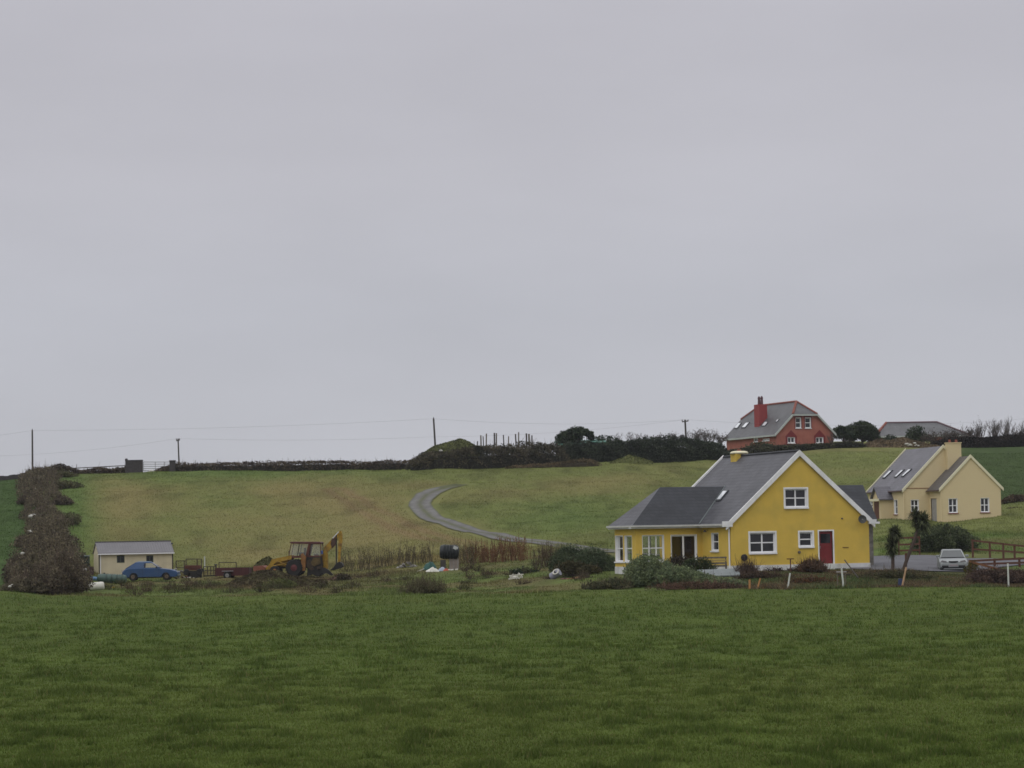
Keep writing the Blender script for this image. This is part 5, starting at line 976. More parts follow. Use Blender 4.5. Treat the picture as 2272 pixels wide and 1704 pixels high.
# ------------------------------------------------------------------ shed
SC = mat('cream_shed_cladding', (.56, .50, .35), .7, .08, 2, dirt=(.40, .35, .24), dirtamt=.35, streak=True)
Ys = 222; sx0 = P(219.3, 1250, Ys).x; sx1 = P(383.6, 1250, Ys).x; sg = zat(1280, Ys, 300); sh = thing('garden_shed', 'cream metal shed with grey pitched roof and two small windows', 'shed', (sx0, Ys, sg), R(17)); SW = (sx1 - sx0) / .993; se = zat(1226.5, Ys, 220) - sg; sr_ = zat(1204.5, Ys + 1.38, 219) - sg
swn = []
for a, b_ in ((585, 710), (1070, 1185)):
    q0 = P(180 + a / 7.373, 1180 + 508 / 7.373, Ys); q1 = P(180 + b_ / 7.373, 1180 + 385 / 7.373, Ys); swn.append((q0.x - sx0, q1.x - sx0, q0.z - sg, q1.z - sg))
b = B(); b.poly([(0, -.6), (SW, -.6), (SW, se), (0, se)], [rect(*q) for q in swn], (0, 0, 0), X, Zv)
for gx in (0, SW): b.add([(gx, 0, -.6), (gx, 2.9, -.6), (gx, 2.9, se), (gx, 1.45, sr_), (gx, 0, se)], [(0, 1, 2, 3, 4)])
b.add([(0, 2.9, -.6), (SW, 2.9, -.6), (SW, 2.9, se), (0, 2.9, se)], [(0, 1, 2, 3)])
for i in range(27): xx = .1 + (SW - .2) * i / 26; b.box(xx - .012, xx + .012, -.012, -.001, se - .13, se - .02) if any(q[0] - .05 < xx < q[1] + .05 for q in swn) else b.box(xx - .012, xx + .012, -.012, -.001, -.5, se - .02)
b.build('wall', SC, sh)
GF = mat('green_window_frame', (.045, .065, .045), .6)
for q in swn: window(sh, (0, 0, 0), X, Zv, (0, -1, 0), q, 2, 1, fm=GF, sill=False, depth=.05, tf=.04)
SR = mat('grey_roof_sheet', (.16, .155, .165), .5, .08, 2, streak=True); th = (sr_ - se) / 1.45
b = B(); b.slab([(-.08, -.15, se - .15 * th + .04), (SW + .08, -.15, se - .15 * th + .04), (SW + .08, 1.45, sr_ + .04), (-.08, 1.45, sr_ + .04)], .06); b.slab([(-.08, 3.05, se - .15 * th + .04), (SW + .08, 3.05, se - .15 * th + .04), (SW + .08, 1.45, sr_ + .04), (-.08, 1.45, sr_ + .04)], .06)
for i in range(30): xx = SW * i / 29; b.bar((xx, -.15, se - .15 * th + .055), (xx, 1.45, sr_ + .055), (.03, 0, 0), (0, 0, .03))
rfs = b.build('roof', SR, sh); b = B(); b.tube((-.08, 1.45, sr_ + .06), (SW + .08, 1.45, sr_ + .06), .05, n=6); b.build('ridge_cap', mat('dark_ridge_metal', (.05, .045, .05), .6), rfs)
b = B(); b.box(-.1, SW + .1, -.23, -.155, se - .17, se - .08); b.build('gutter', UPVC, sh)
b = B(); b.box(-.02, .07, -.03, -.013, -.5, se - .1); b.build('corner_trim', mat('dark_trim', (.03, .03, .025), .6), sh); b = B(); b.box(.10, .16, -.08, -.014, -.5, se - .17); b.build('downpipe', UPVC, sh)
b = B(); b.box(SW - .07, SW + .02, -.03, -.013, -.5, se - .1); b.build('corner_trim', mat('dark_trim', (.03, .03, .025), .6), sh)
b = B(); b.lathe([(.02, -.03), (.07, 0), (.07, .08), (.03, .12)], (SW + .12, 1.0, sr_ - .2), n=8); b.tube((SW, 1.0, sr_ - .25), (SW + .12, 1.0, sr_ - .17), .02, n=5); b.build('security_lamp', DARK, sh)

# ------------------------------------------------------------------ cars
def wheel(par, x, y, r, wd, rimm, side):
    b = B(); b.lathe([(r * .62, -wd / 2), (r * .93, -wd / 2), (r, -wd * .35), (r, wd * .35), (r * .93, wd / 2), (r * .62, wd / 2)], (x, y, r), (0, 1, 0), n=22); t = b.build('wheel', TYRE, par, True)
    b = B(); b.lathe([(r * .60, 0), (r * .60, .02), (r * .3, .05), (r * .12, .03)], (x, y + side * (wd / 2 - .03), r), (0, side, 0), n=16); b.build('rim', rimm, t, True)
def carbody(name, label, loc, rotz, L_, W_2, sidep, arches, paint, roofz, gl, side_holes, rimm, wr_=.29, beltz=.88):
    """local x forward. sidep: outline of the lower body; gl: greenhouse (x at belt rear, x belt front, x roof rear, x roof front)"""
    o = thing(name, label, 'car', loc, rotz); st = []
    for y, sc_, dz in ((-W_2, .955, .03), (-W_2 + .05, .985, .01), (-W_2 + .14, 1, 0), (W_2 - .14, 1, 0), (W_2 - .05, .985, .01), (W_2, .955, .03)):
        st.append([(L_ / 2 + (x - L_ / 2) * sc_, y, .45 + (z - .45) * (1 - (1 - sc_) * 1.2)) for x, z in sidep])
    b = B(); b.loft(st); body = b.build('body', paint, o, True)
    xr, xf, tr, tf_ = gl; iw = W_2 - .06; tw = W_2 - .24; gh_ = roofz - beltz; b = B()
    def SP(side):   # side panel frame: O at rear belt
        U = Vector((1, 0, 0)); V = Vector((0, -side * (iw - tw) / gh_, 1)); return Vector((0, side * iw, beltz)), U, V
    for s in (-1, 1):
        O, U, V = SP(s); b.poly([(xr, -.04), (xf, -.04), (tf_, gh_), (tr, gh_)], side_holes, O, U, V)
    b.add([(tr, -tw, roofz), (tf_, -tw, roofz), (tf_, tw, roofz), (tr, tw, roofz)], [(0, 1, 2, 3)]); b.add([(tr + .08, -tw + .08, roofz + .035), (tf_ - .1, -tw + .08, roofz + .035), (tf_ - .1, tw - .08, roofz + .035), (tr + .08, tw - .08, roofz + .035), (tr, -tw, roofz), (tf_, -tw, roofz), (tf_, tw, roofz), (tr, tw, roofz)], [(0, 1, 2, 3), (0, 1, 5, 4), (1, 2, 6, 5), (2, 3, 7, 6), (3, 0, 4, 7)])
    # windscreen and tailgate frames
    for (xa, xb) in ((xf, tf_), (xr, tr)):
        p = [Vector((xa, -iw, beltz)), Vector((xa, iw, beltz)), Vector((xb, tw, roofz)), Vector((xb, -tw, roofz))]; c = sum(p, Vector()) / 4; q = [c + (v - c) * .9 for v in p]
        b.add(p + q, [(0, 1, 5, 4), (1, 2, 6, 5), (2, 3, 7, 6), (3, 0, 4, 7)])
    cab = b.build('cabin', paint, o)
    for nm, (xa, xb) in (('windscreen', (xf, tf_)), ('rear_window', (xr, tr))):
        p = [Vector((xa, -iw, beltz)), Vector((xa, iw, beltz)), Vector((xb, tw, roofz)), Vector((xb, -tw, roofz))]; c = sum(p, Vector()) / 4; b = B(); b.add([c + (v - c) * .91 for v in p], [(0, 1, 2, 3)]); b.build(nm, CARG, o)
    for s in (-1, 1):
        O, U, V = SP(s)
        for h in side_holes: b = B(); b.add([O + U * u + V * v + Vector((0, -s * .01, 0)) for u, v in h], [tuple(range(len(h)))]); b.build('side_window', CARG, o)
    for ax_ in arches:
        for s in (-1, 1): wheel(o, ax_, s * (W_2 - .11), wr_, .18, rimm, s)
    b = B(); b.box(.35, L_ - .35, -W_2 + .15, W_2 - .15, .2, .55); b.build('underbody', DARK, o)
    return o
CARG = GLASS
def sidepoly(L_, ar, r, pts_top, zb=.20):
    """outline with wheel arches: bottom from rear to front then the given top points front to rear"""
    out = [(.10, zb + .06)]
    for a in ar:
        for k_ in range(7):
            t = math.pi - math.pi * k_ / 6; out.append((a + (r + .05) * math.cos(t), max(zb, r + (r + .05) * math.sin(t) - .02)))
    out.append((L_ - .10, zb + .06)); return out + pts_top
CBL = mat('faded_blue_car_paint', (.028, .068, .160), .45, .12, 1.5, spec=.3, dirt=(.055, .085, .115), dirtamt=.35)
CSL = mat('silver_car_paint', (.27, .29, .29), .35, .05, 1.5, metal=.2, spec=.5)
RIM = mat('grey_wheel_rim', (.20, .20, .19), .5, .2)
bl = 4.2; bx = P(272.5, 1250, 203).x; bzz = P(330, 1288, 203).z
top_ = [(bl - .02, .42), (bl, .58), (bl - .08, .66), (bl - .55, .80), (bl - 1.15, .88), (1.2, .93), (.35, .90), (.12, .80), (.02, .62), (0, .42)]
bc = carbody('blue_car', 'small faded blue hatchback with solid blue rear panels parked before the cream shed', (bx, 203, bzz), R(2), bl, .80, sidepoly(bl, (.82, 3.32), .29, top_), (.82, 3.32), CBL, 1.36, (.22, 2.92, .98, 2.18), [[(1.62, .06), (2.66, .06), (2.22, .40), (1.66, .40)]], mat('rusty_wheel_rim', (.13, .10, .07), .8, .2), beltz=.90)
b = B(); b.box(1.15, 2.1, -.42, .42, 1.405, 1.44); b.build('sunroof', mat('pale_blue_panel', (.26, .36, .46), .3), bc)
for s in (-1, 1): b = B(); b.fr((bl - .18, s * .60, .62), (0, 1, 0), (0, 0, 1), (1, 0, 0), -.15, .15, -.07, .07, .03, .16); b.build('headlight', mat('headlight_glass', (.5, .5, .48), .1, .1, spec=.8), bc)
for s in (-1, 1): b = B(); b.fr((2.58, s * .80, .96), (1, 0, 0), (0, 0, 1), (0, s, 0), -.05, .08, -.05, .06, 0, .16); b.build('door_mirror', DARK, bc)
for s in (-1, 1):
    b = B(); b.fr((1.55, s * .795, .30), (1, 0, 0), (0, 0, 1), (0, s, 0), 0, .012, 0, .60, 0, .008); b.fr((1.55, s * .795, .30), (1, 0, 0), (0, 0, 1), (0, s, 0), 1.2, 1.212, 0, .55, 0, .008); b.build('door_seam', DARK, bc)
b = B(); b.box(bl - .06, bl + .05, -.78, .78, .34, .46); b.build('front_bumper', mat('grey_bumper', (.16, .20, .22), .6), bc); b = B(); b.box(-.06, .06, -.78, .78, .38, .52); b.build('rear_bumper', DARK, bc)
b = B(); b.fr((.02, -.62, .72), (0, 1, 0), (0, 0, 1), (-1, 0, 0), -.1, .1, -.1, .1, 0, .04); b.build('tail_light', mat('pale_lens', (.4, .38, .4), .2), bc)
CARG = mat('tinted_car_glass', (.055, .065, .065), .1, .1, 1, spec=.7)
# silver saloon facing the camera
sl = 4.3; d_ = math.atan2((2115 - CX) / F, 1) - R(2.5); pxs = 2115.5; Yf = 165.2; gzs = P(pxs, 1270.5, Yf - .2).z
fx = P(pxs, 1250, Yf).x; fwd = Vector((-math.sin(d_), -math.cos(d_), 0)); rearp = Vector((fx, Yf, gzs)) - fwd * sl
top_ = [(sl - .02, .40), (sl, .52), (sl - .05, .66), (sl - .25, .74), (sl - .9, .84), (sl - 1.3, .90), (1.3, .94), (.6, .95), (.08, .88), (0, .6), (.02, .4)]
svc = carbody('silver_car', 'silver saloon car parked facing the camera on the driveway', rearp, math.atan2(fwd.y, fwd.x), sl, .835, sidepoly(sl, (.80, 3.45), .30, top_), (.80, 3.45), CSL, 1.37, (.55, 3.12, 1.15, 2.35), [[(.98, .06), (1.72, .06), (1.72, .38), (1.28, .38)], [(1.8, .06), (2.82, .06), (2.35, .38), (1.8, .38)]], RIM, wr_=.30, beltz=.91)
def fpan(nm, y0, y1, z0_, z1, n0, n1, m_): b = B(); b.fr((sl, 0, 0), (0, 1, 0), (0, 0, 1), (1, 0, 0), y0, y1, z0_, z1, n0, n1); return b.build(nm, m_, svc, bevel=.012)
for s in (-1, 1):
    b = B(); pts = [(.40, .62), (.74, .63), (.76, .70), (.68, .755), (.42, .71)]; b.slab([(sl - .05 - .16 * (y - .4), s * y, z) for y, z in pts], (.06, 0, 0)); b.build('headlight', mat('clear_headlight', (.20, .19, .20), .08, .1, spec=1.0), svc)
b = B(); b.slab([(sl - .04, y, z) for y, z in ((-.30, .70), (.30, .70), (.26, .62), (.12, .59), (-.12, .59), (-.26, .62))], (.05, 0, 0)); b.build('grille', DARK, svc)
fpan('front_bumper', -.78, .78, .34, .56, -.12, .025, CSL); fpan('air_intake', -.70, -.30, .33, .44, .0, .035, DARK); fpan('air_intake', .30, .70, .33, .44, .0, .035, DARK); fpan('number_plate', -.26, .26, .40, .50, .02, .04, mat('number_plate_white', (.30, .26, .27), .5)); fpan('lower_intake', -.66, .66, .24, .32, -.2, .0, DARK); fpan('splitter', -.60, .60, .20, .25, -.1, .05, CSL)
b = B(); b.box(sl - 1.36, sl - .12, -.015, -.001, .86, .861); 
for s in (-1, 1): b = B(); b.fr((2.86, s * .78, 1.00), (0, s, 0), (0, 0, 1), (1, 0, 0), 0, .21, -.07, .07, -.05, .06); b.build('door_mirror', CSL, svc, bevel=.03)
b = B(); b.box(.9, 2.6, -.62, -.1, .45, 1.0); b.box(.9, 2.6, .1, .62, .45, 1.0); b.box(1.9, 2.05, -.6, -.15, .9, 1.2); b.box(1.9, 2.05, .15, .6, .9, 1.2); b.build('seats', mat('dark_seat', (.03, .03, .035), .9), svc)
b = B(); b.box(sl - 1.55, sl - 1.15, -.7, .7, .85, .93); b.build('dashboard', DARK, svc)

# ------------------------------------------------------------------ backhoe digger
YL = mat('worn_yellow_paint', (.30, .185, .022), .65, .3, 3, dirt=(.13, .065, .025), dirtamt=.85, dscale=3.2); RU = mat('rusty_red_paint', (.095, .036, .026), .8, .3, 3)
OG = mat('orange_rust_paint', (.19, .09, .03), .8, .3, 3); DKM = mat('black_greasy_metal', (.018, .017, .016), .6, .3); RBK = mat('faded_red_bucket', (.19, .075, .05), .8, .2)
dY = 205; dx_ = P(440 + 1330 / 6.144, 1250, dY).x; dz_ = P(656, 1160 + 725 / 6.144, dY).z; dg = thing('backhoe_digger', 'worn yellow backhoe digger with raised rear arm and dark red cab roof', 'digger', (dx_, dY, dz_), R(-4))
def q3(x, y): return ((x - 1330) / 179.8, (725 - y) / 179.8)
def plate(name, pts, y0, y1, m_, par=None, bevel=0): b = B(); b.slab([(q3(*p)[0], y0, q3(*p)[1]) for p in pts], (0, y1 - y0, 0)); return b.build(name, m_, par or dg, bevel=bevel)
for yy in (-.85, .85):
    b = B(); r = .63; b.lathe([(r * .55, -.2), (r * .9, -.2), (r, -.13), (r, .13), (r * .9, .2), (r * .55, .2)], (0, yy, r), (0, 1, 0), n=26); 
    for i in range(22): a = 2 * math.pi * i / 22; c_ = Vector((math.cos(a) * r, yy, r + math.sin(a) * r)); t_ = Vector((-math.sin(a), 0, math.cos(a))); b.fr(c_, t_, Vector((0, 1, 0)), Vector((math.cos(a), 0, math.sin(a))), -.03, .03, -.18, .18, -.02, .035)
    t = b.build('rear_wheel', TYRE, dg); b = B(); s = -1 if yy < 0 else 1; b.lathe([(.36, 0), (.36, .03), (.2, .06), (.1, .1)], (0, yy + s * .15, r), (0, s, 0), n=16); b.build('rim', mat('dark_red_rim', (.09, .025, .025), .7, .2), t)
for yy in (-.75, .75):
    b = B(); b.lathe([(.22, -.12), (.34, -.12), (.38, -.07), (.38, .07), (.34, .12), (.22, .12)], (-1.5, yy, .42), (0, 1, 0), n=20); t = b.build('front_wheel', TYRE, dg); b = B(); b.lathe([(.2, 0), (.1, .06)], (-1.5, yy + (-.1 if yy < 0 else .1), .42), (0, -1 if yy < 0 else 1, 0), n=12); b.build('rim', OG, t)
plate('chassis', [(1030, 620), (1700, 620), (1700, 560), (1030, 560)], -.35, .35, DKM)
plate('engine_cover', [(1060, 500), (1150, 480), (1285, 465), (1285, 600), (1215, 600), (1120, 585), (1060, 560)], -.42, .42, YL, bevel=.03)
for yy in (-.66, .54): plate('loader_arm', [(1290, 440), (1250, 448), (1020, 492), (985, 560), (915, 625), (935, 645), (1020, 600), (1060, 540), (1290, 495)], yy, yy + .12, YL)
for yy in (-.62, .58): b = B(); p0, p1 = q3(1180, 560), q3(1010, 590); b.tube((p0[0], yy, p0[1]), (p1[0], yy, p1[1]), .055); p0, p1 = q3(1230, 580), q3(1080, 510); b.tube((p0[0], yy, p0[1]), (p1[0], yy, p1[1]), .05); b.build('loader_ram', YL, dg)
b = B(); prof = [(775, 580), (900, 575), (935, 600), (925, 650), (800, 665), (770, 640)]; b.slab([(q3(*p)[0], -.95, q3(*p)[1]) for p in prof], (0, 1.9, 0)); b.build('front_bucket', RBK, dg, bevel=.02)
plate('cab_roof', [(1262, 268), (1290, 258), (1680, 266), (1700, 276), (1692, 298), (1290, 286)], -.72, .72, mat('dark_red_roof', (.085, .028, .028), .6, .2), bevel=.02)
plate('cab_base', [(1245, 450), (1700, 455), (1700, 560), (1480, 560), (1480, 480), (1245, 480)], -.62, .62, RU)
for (a, c_) in (((1285, 288), (1252, 452)), ((1400, 288), (1370, 450)), ((1540, 290), (1500, 455)), ((1685, 292), (1695, 458))):
    for yy in (-.66, .66):
        b = B(); p0, p1 = q3(*a), q3(*c_); wv = .20 if a[0] == 1540 else .05; b.bar((p0[0], yy, p0[1]), (p1[0], yy, p1[1]), (wv, 0, 0), (0, .05, 0)); b.build('cab_pillar', RU if a[0] != 1400 else DKM, dg)
HZG = mat('dusty_cab_glass', (.30, .32, .29), .25, .15, 2)
hzm = bpy.data.materials.new('hazy_cab_glass'); hzm.use_nodes = True; t_ = hzm.node_tree; bs = t_.nodes['Principled BSDF']; bs.inputs['Base Color'].default_value = (.40, .41, .38, 1); bs.inputs['Alpha'].default_value = .32; bs.inputs['Roughness'].default_value = .2
for yy in (-.63, .63):
    for pts in ([(1285, 292), (1400, 292), (1370, 445), (1258, 445)], [(1405, 292), (1530, 292), (1495, 445), (1375, 445)], [(1560, 294), (1682, 294), (1690, 450), (1545, 450)]):
        b = B(); b.add([(q3(*p)[0], yy, q3(*p)[1]) for p in pts], [(0, 1, 2, 3)]); b.build('cab_window', hzm, dg)
b = B(); p0 = q3(1400, 480); b.box(p0[0] - .1, p0[0] + .35, -.25, .25, p0[1], p0[1] + .4); b.box(p0[0] + .28, p0[0] + .38, -.25, .25, p0[1] + .2, p0[1] + .75); b.build('driver_seat', DKM, dg)
plate('stabiliser_leg', [(1425, 430), (1450, 415), (1495, 470), (1480, 655), (1425, 655)], -.95, -.78, OG); plate('stabiliser_leg', [(1560, 430), (1620, 430), (1620, 655), (1560, 655)], .78, .95, OG)
plate('rear_frame', [(1485, 470), (1700, 470), (1712, 600), (1690, 640), (1720, 700), (1640, 735), (1560, 700), (1500, 725), (1505, 600)], -.70, .72, DKM); plate('valve_block', [(1500, 520), (1545, 500), (1560, 560), (1600, 640), (1560, 650), (1500, 600)], -.80, -.705, mat('oily_brown_metal', (.045, .032, .02), .7, .4, 6)); plate('footplate', [(1640, 600), (1715, 590), (1700, 625), (1640, 640)], -.84, -.705, mat('oily_brown_metal', (.045, .032, .02))); plate('side_panel', [(1590, 480), (1680, 480), (1690, 560), (1600, 600), (1545, 560)], -.76, -.73, mat('grimy_yellow', (.085, .06, .022), .8, .4, 4))  # rear frame block is black all over, painting in the shadows under the cab
b = B(); p0 = q3(1697, 410); b.lathe([(.10, -.12), (.10, .10), (.04, .14)], (p0[0], -.5, p0[1]), n=10); b.build('blue_canister', mat('blue_plastic', (.04, .12, .38), .5), dg)
plate('king_post', [(1690, 450), (1735, 345), (1772, 430), (1770, 640), (1712, 640)], -.2, .2, YL)
plate('boom', [(1720, 345), (1835, 230), (1930, 145), (1955, 140), (1940, 180), (1868, 300), (1790, 385), (1745, 430)], -.14, .14, YL); plate('boom_joint', [(1830, 225), (1880, 220), (1885, 300), (1830, 360), (1815, 300)], -.17, .17, mat('dark_rusty_steel', (.07, .04, .03), .8, .3))
plate('dipper_arm', [(1930, 130), (1958, 120), (1975, 180), (1970, 260), (1944, 440), (1940, 565), (1908, 565), (1916, 300), (1928, 200)], -.11, .11, YL)
b = B(); p0, p1 = q3(1845, 222), q3(1925, 135); b.tube((p0[0], -.16, p0[1]), (p1[0], -.16, p1[1]), .035); b.build('boom_ram', mat('bright_ram', (.6, .6, .62), .25, .1), dg)
b = B(); p0, p1 = q3(1892, 180), q3(1888, 600); b.tube((p0[0], -.15, p0[1]), (p1[0], -.15, p1[1]), .05); b.build('bucket_ram', DKM, dg)
plate('rear_bucket', [(1890, 560), (1930, 540), (1970, 560), (1985, 600), (1960, 625), (1900, 640), (1850, 655), (1800, 655), (1850, 615)], -.3, .3, DKM, bevel=.02)
plate('stabiliser_foot', [(1690, 610), (1740, 615), (1800, 650), (1860, 715), (1835, 725), (1760, 690), (1690, 690)], -.9, -.6, DKM)
b = B(); p0, p1 = q3(1248, 445), q3(1245, 380); b.tube((p0[0], -.3, p0[1]), (p1[0], -.3, p1[1]), .035); b.build('exhaust_stack', DKM, dg)

# ------------------------------------------------------------------ heaps, trailer, yard clutter
mound('spoil_heap', 'long weedy spoil heap in front of the digger', 'heap', [(490, 1304), (520, 1288), (560, 1272), (590, 1266), (615, 1268), (640, 1280), (680, 1286), (720, 1290)], 1305, 186, 4.5, (.050, .038, .026), (.105, .095, .048), 7000, .16, upv=.3)
mound('spoil_heap', 'grassy heap behind the dark red trailer', 'heap', [(555, 1262), (572, 1246), (592, 1238), (606, 1244), (618, 1262)], 1264, 216, 3, (.055, .058, .028), (.105, .10, .045), 1600, .18, upv=.4)
mound('spoil_heap', 'low bare earth heap under the digger rear bucket', 'heap', [(700, 1296), (730, 1284), (748, 1272), (765, 1274), (785, 1292)], 1294, 197, 3, (.055, .034, .024), (.10, .062, .042), 800, .1)
bush('brown_scrub', 'dark ragged scrub at the right of the digger', 'scrub', [(744, 1290), (758, 1274), (770, 1276), (782, 1290)], 1292, 195, 1.2, (.03, .03, .02), (.07, .06, .035), 1100, .12, nb=4, twigs=30)
bush('weed_tuft', 'pale green leafy weeds on the front of the long spoil heap', 'weeds', [(590, 1294), (606, 1284), (636, 1284), (650, 1296)], 1300, 182.5, 1.2, (.07, .085, .03), (.15, .16, .06), 1200, .13, nb=5, twigs=0)
TRD = mat('dark_red_trailer_paint', (.062, .020, .020), .7, .25, 2); tY = 207; ta, tb = P(480, 1262, tY), P(556, 1280, tY); tr = thing('farm_trailer', 'low dark red farm trailer half hidden by the spoil heap', 'trailer', ((ta.x + tb.x)/2, tY, tb.z - .15), R(-3)); hw_ = (tb.x - ta.x)/2
b = B(); b.box(-hw_, hw_, -.7, -.64, .35, .88); b.box(-hw_, hw_, .64, .7, .35, .88); b.box(-hw_, -hw_ + .06, -.64, .64, .35, .88); b.box(hw_ - .06, hw_, -.64, .64, .35, .88); b.box(-hw_, hw_, -.7, .7, .27, .349)
for i in range(5): xx = -hw_ + .06 + (2 * hw_ - .2) * i / 4; b.box(xx, xx + .07, -.74, -.702, .3, .88)
b.build('cargo_bed', TRD, tr)
for yy in (-.82, .82): wheel(tr, -.35, yy, .30, .2, RIM, -1 if yy < 0 else 1)
b = B(); b.slab([(-.75, -.95, .66), (.1, -.95, .66), (.1, -.72, .66), (-.75, -.72, .66)], .05); b.build('mudguard', STEEL, tr); b = B(); b.bar((-hw_, 0, .3), (-hw_ - 1.0, 0, .28), (0, .1, 0), (0, 0, .1)); b.build('drawbar', DKM, tr)
b = B(); b.tube((-hw_ - .0, -.3, .88), (-hw_, -.3, 1.15), .04); b.tube((-hw_ - .12, -.3, 1.12), (-hw_ + .12, -.3, 1.12), .05); b.build('jack_handle', DARK, tr)
def posed(name, label, cat, px, py, Y, bld, m_, group=None, smooth=False, parts=()):
    p = P(px, py, Y); o = thing(name, label, cat, (p.x, Y, p.z), 0, group); bld(o); return o
def hurdle(label, px0, px1, yt, yb, Y, bars, ups, m_=None, name='metal_hurdle'):
    a = P(px0, yb, Y); c_ = P(px1, yb, Y); h0 = P(px0, yt, Y).z - a.z; w_ = c_.x - a.x; dz = c_.z - a.z; o = thing(name, label, 'hurdle', a); m_ = m_ or mat('rusty_rail', (.06, .045, .035), .8, .3); b = B()
    for f_ in bars: b = B(); b.bar((0, 0, h0 * f_), (w_, 0, h0 * f_ + dz), (0, .04, 0), (0, 0, .06)); b.build('rail', m_, o)
    for u in ups: b = B(); b.bar((w_ * u, .045, -.3), (w_ * u, .045, h0 + dz * u + .03), (.07, 0, 0), (0, .04, 0)); b.build('upright', m_, o)
hurdle('thin two bar hurdle beside the right end of the cream shed', 391, 412, 1244.5, 1272, 216, (1, .45), (0, .85)); hurdle('tallest rusty hurdle behind the dark machinery', 413, 447, 1240.5, 1266, 215, (1,), (.0, .72, 1)); hurdle('low slatted hurdle between the dark machinery and the red trailer', 452, 480, 1257, 1274, 213, (1, .5), (0, .3, .55, .8, 1)); hurdle('long thin rail above the red trailer', 486, 524, 1248, 1262, 214, (1,), (0, 1))
b = B(); b.bar((0, 0, -.6), (0, 0, .3), (.08, 0, 0), (0, .08, 0)); o = b.build('marker_post', mat('whitish_post_paint', (.45, .47, .44), .8)); o.location = P(454, 1243, 217); tag(o, 'short white marker post behind the slatted hurdle', 'post')
im = thing('farm_implement', 'dark rusty farm implement standing between shed and red trailer', 'machinery', P(410, 1276, 211)); b = B(); b.box(0, 1.2, 0, .6, .35, .75); b.box(.1, 1.3, -.05, -.001, .55, .62); b.build('hopper', RU, im)
b = B(); b.box(.2, 1.3, .05, .5, -.3, .32); b.slab([(1.1, 0, .1), (1.5, 0, .3), (1.45, 0, .5), (1.05, 0, .4)], (0, .4, 0)); b.build('frame', DKM, im)
for xx in (.15, 1.15): b = B(); b.lathe([(.22, -.06), (.25, 0), (.22, .06)], (xx, -.1, .22), (0, 1, 0), n=14); b.build('wheel', TYRE, im)
def pile(name, label, cat, px, py, Y, sp, hgt, n, r, mats, group=None, flat=1.0):
    p = P(px, py, Y); o = thing(name, label, cat, (p.x, Y, p.z - .05), 0, group); byM = {}
    for i in range(n):
        m_ = mats[i % len(mats)]; b = byM.setdefault(m_.name, (B(), m_))[0]; t = random.uniform(-1, 1); c = Vector((t * sp, random.uniform(-.5, .5) * sp * .5, max(0, (1 - abs(t))) * hgt * random.uniform(.2, 1))); s = r * random.uniform(.5, 1.3)
        U = Vector((random.gauss(0, 1), random.gauss(0, 1), random.gauss(0, .35))).normalized(); V = U.cross(Vector((random.gauss(0, .4), random.gauss(0, .4), 1))).normalized(); W_ = U.cross(V); b.fr(c, U, V, W_, -s, s, -s * .7, s * .7, -s * .4 * flat, s * .4 * flat)
    for k_, (b, m_) in byM.items(): b.build('rubble', m_, o)
    return o
pile('rubble_pile', 'grey rubble and blocks piled against the right end of the shed', 'rubble', 394, 1272, 214, .75, .45, 26, .13, [BLOCK, STONE]); pile('rubble_pile', 'grey stone rubble pile left of the black oil tank', 'rubble', 905, 1262, 207, .8, .45, 34, .13, [STONE, BLOCK]); pile('scrap_pile', 'small scatter of scrap and pale fragments right of the blue car', 'scrap', 408, 1281, 204, .8, .15, 16, .09, [mat('pale_scrap', (.4, .38, .34), .8), RU])
pile('broken_boards', 'orange brown broken boards lying right of the grey drum', 'boards', 1272, 1298, 170, .75, .12, 14, .2, [mat('fresh_wood', (.33, .17, .09), .8, .2), RU], flat=.25)
b = B(); b.box(-.6, .6, 0, .8, -.5, .62); cn = thing('green_container', 'dark green metal container behind the overgrown hedge', 'container', P(180, 1252, 226)); b.build('container_body', mat('dark_green_metal', (.018, .035, .026), .6, .2), cn, bevel=.02); b = B(); b.slab([(-.64, -.04, .66), (.64, -.04, .66), (.64, .84, .74), (-.64, .84, .74)], .05); b.build('container_lid', mat('dark_green_metal', (.018, .035, .026)), cn)
wb_ = thing('white_lid_box', 'rusty box with a curled white lid left of the cream shed', 'box', P(180, 1278, 212)); b = B(); b.box(-.45, .45, 0, .5, -.2, .3); b.build('box_body', OG, wb_); b = B(); b.slab([(-.6, -.05, .44), (.45, -.05, .38), (.5, -.05, .50), (.52, .5, .58), (-.5, .5, .52)], .03); b.build('lid', mat('dirty_white_sheet', (.5, .5, .48), .7), wb_)
b = B(); b.slab([(-.2, 0, -.7), (.22, 0, -.7), (.2, .1, .15), (-.15, .1, .2)], (0, .05, 0)); o = b.build('leaning_board', mat('dark_board', (.055, .032, .03), .9, .3)); o.location = P(202, 1262, 216); tag(o, 'dark brown board leaning at the left end of the cream shed', 'board')
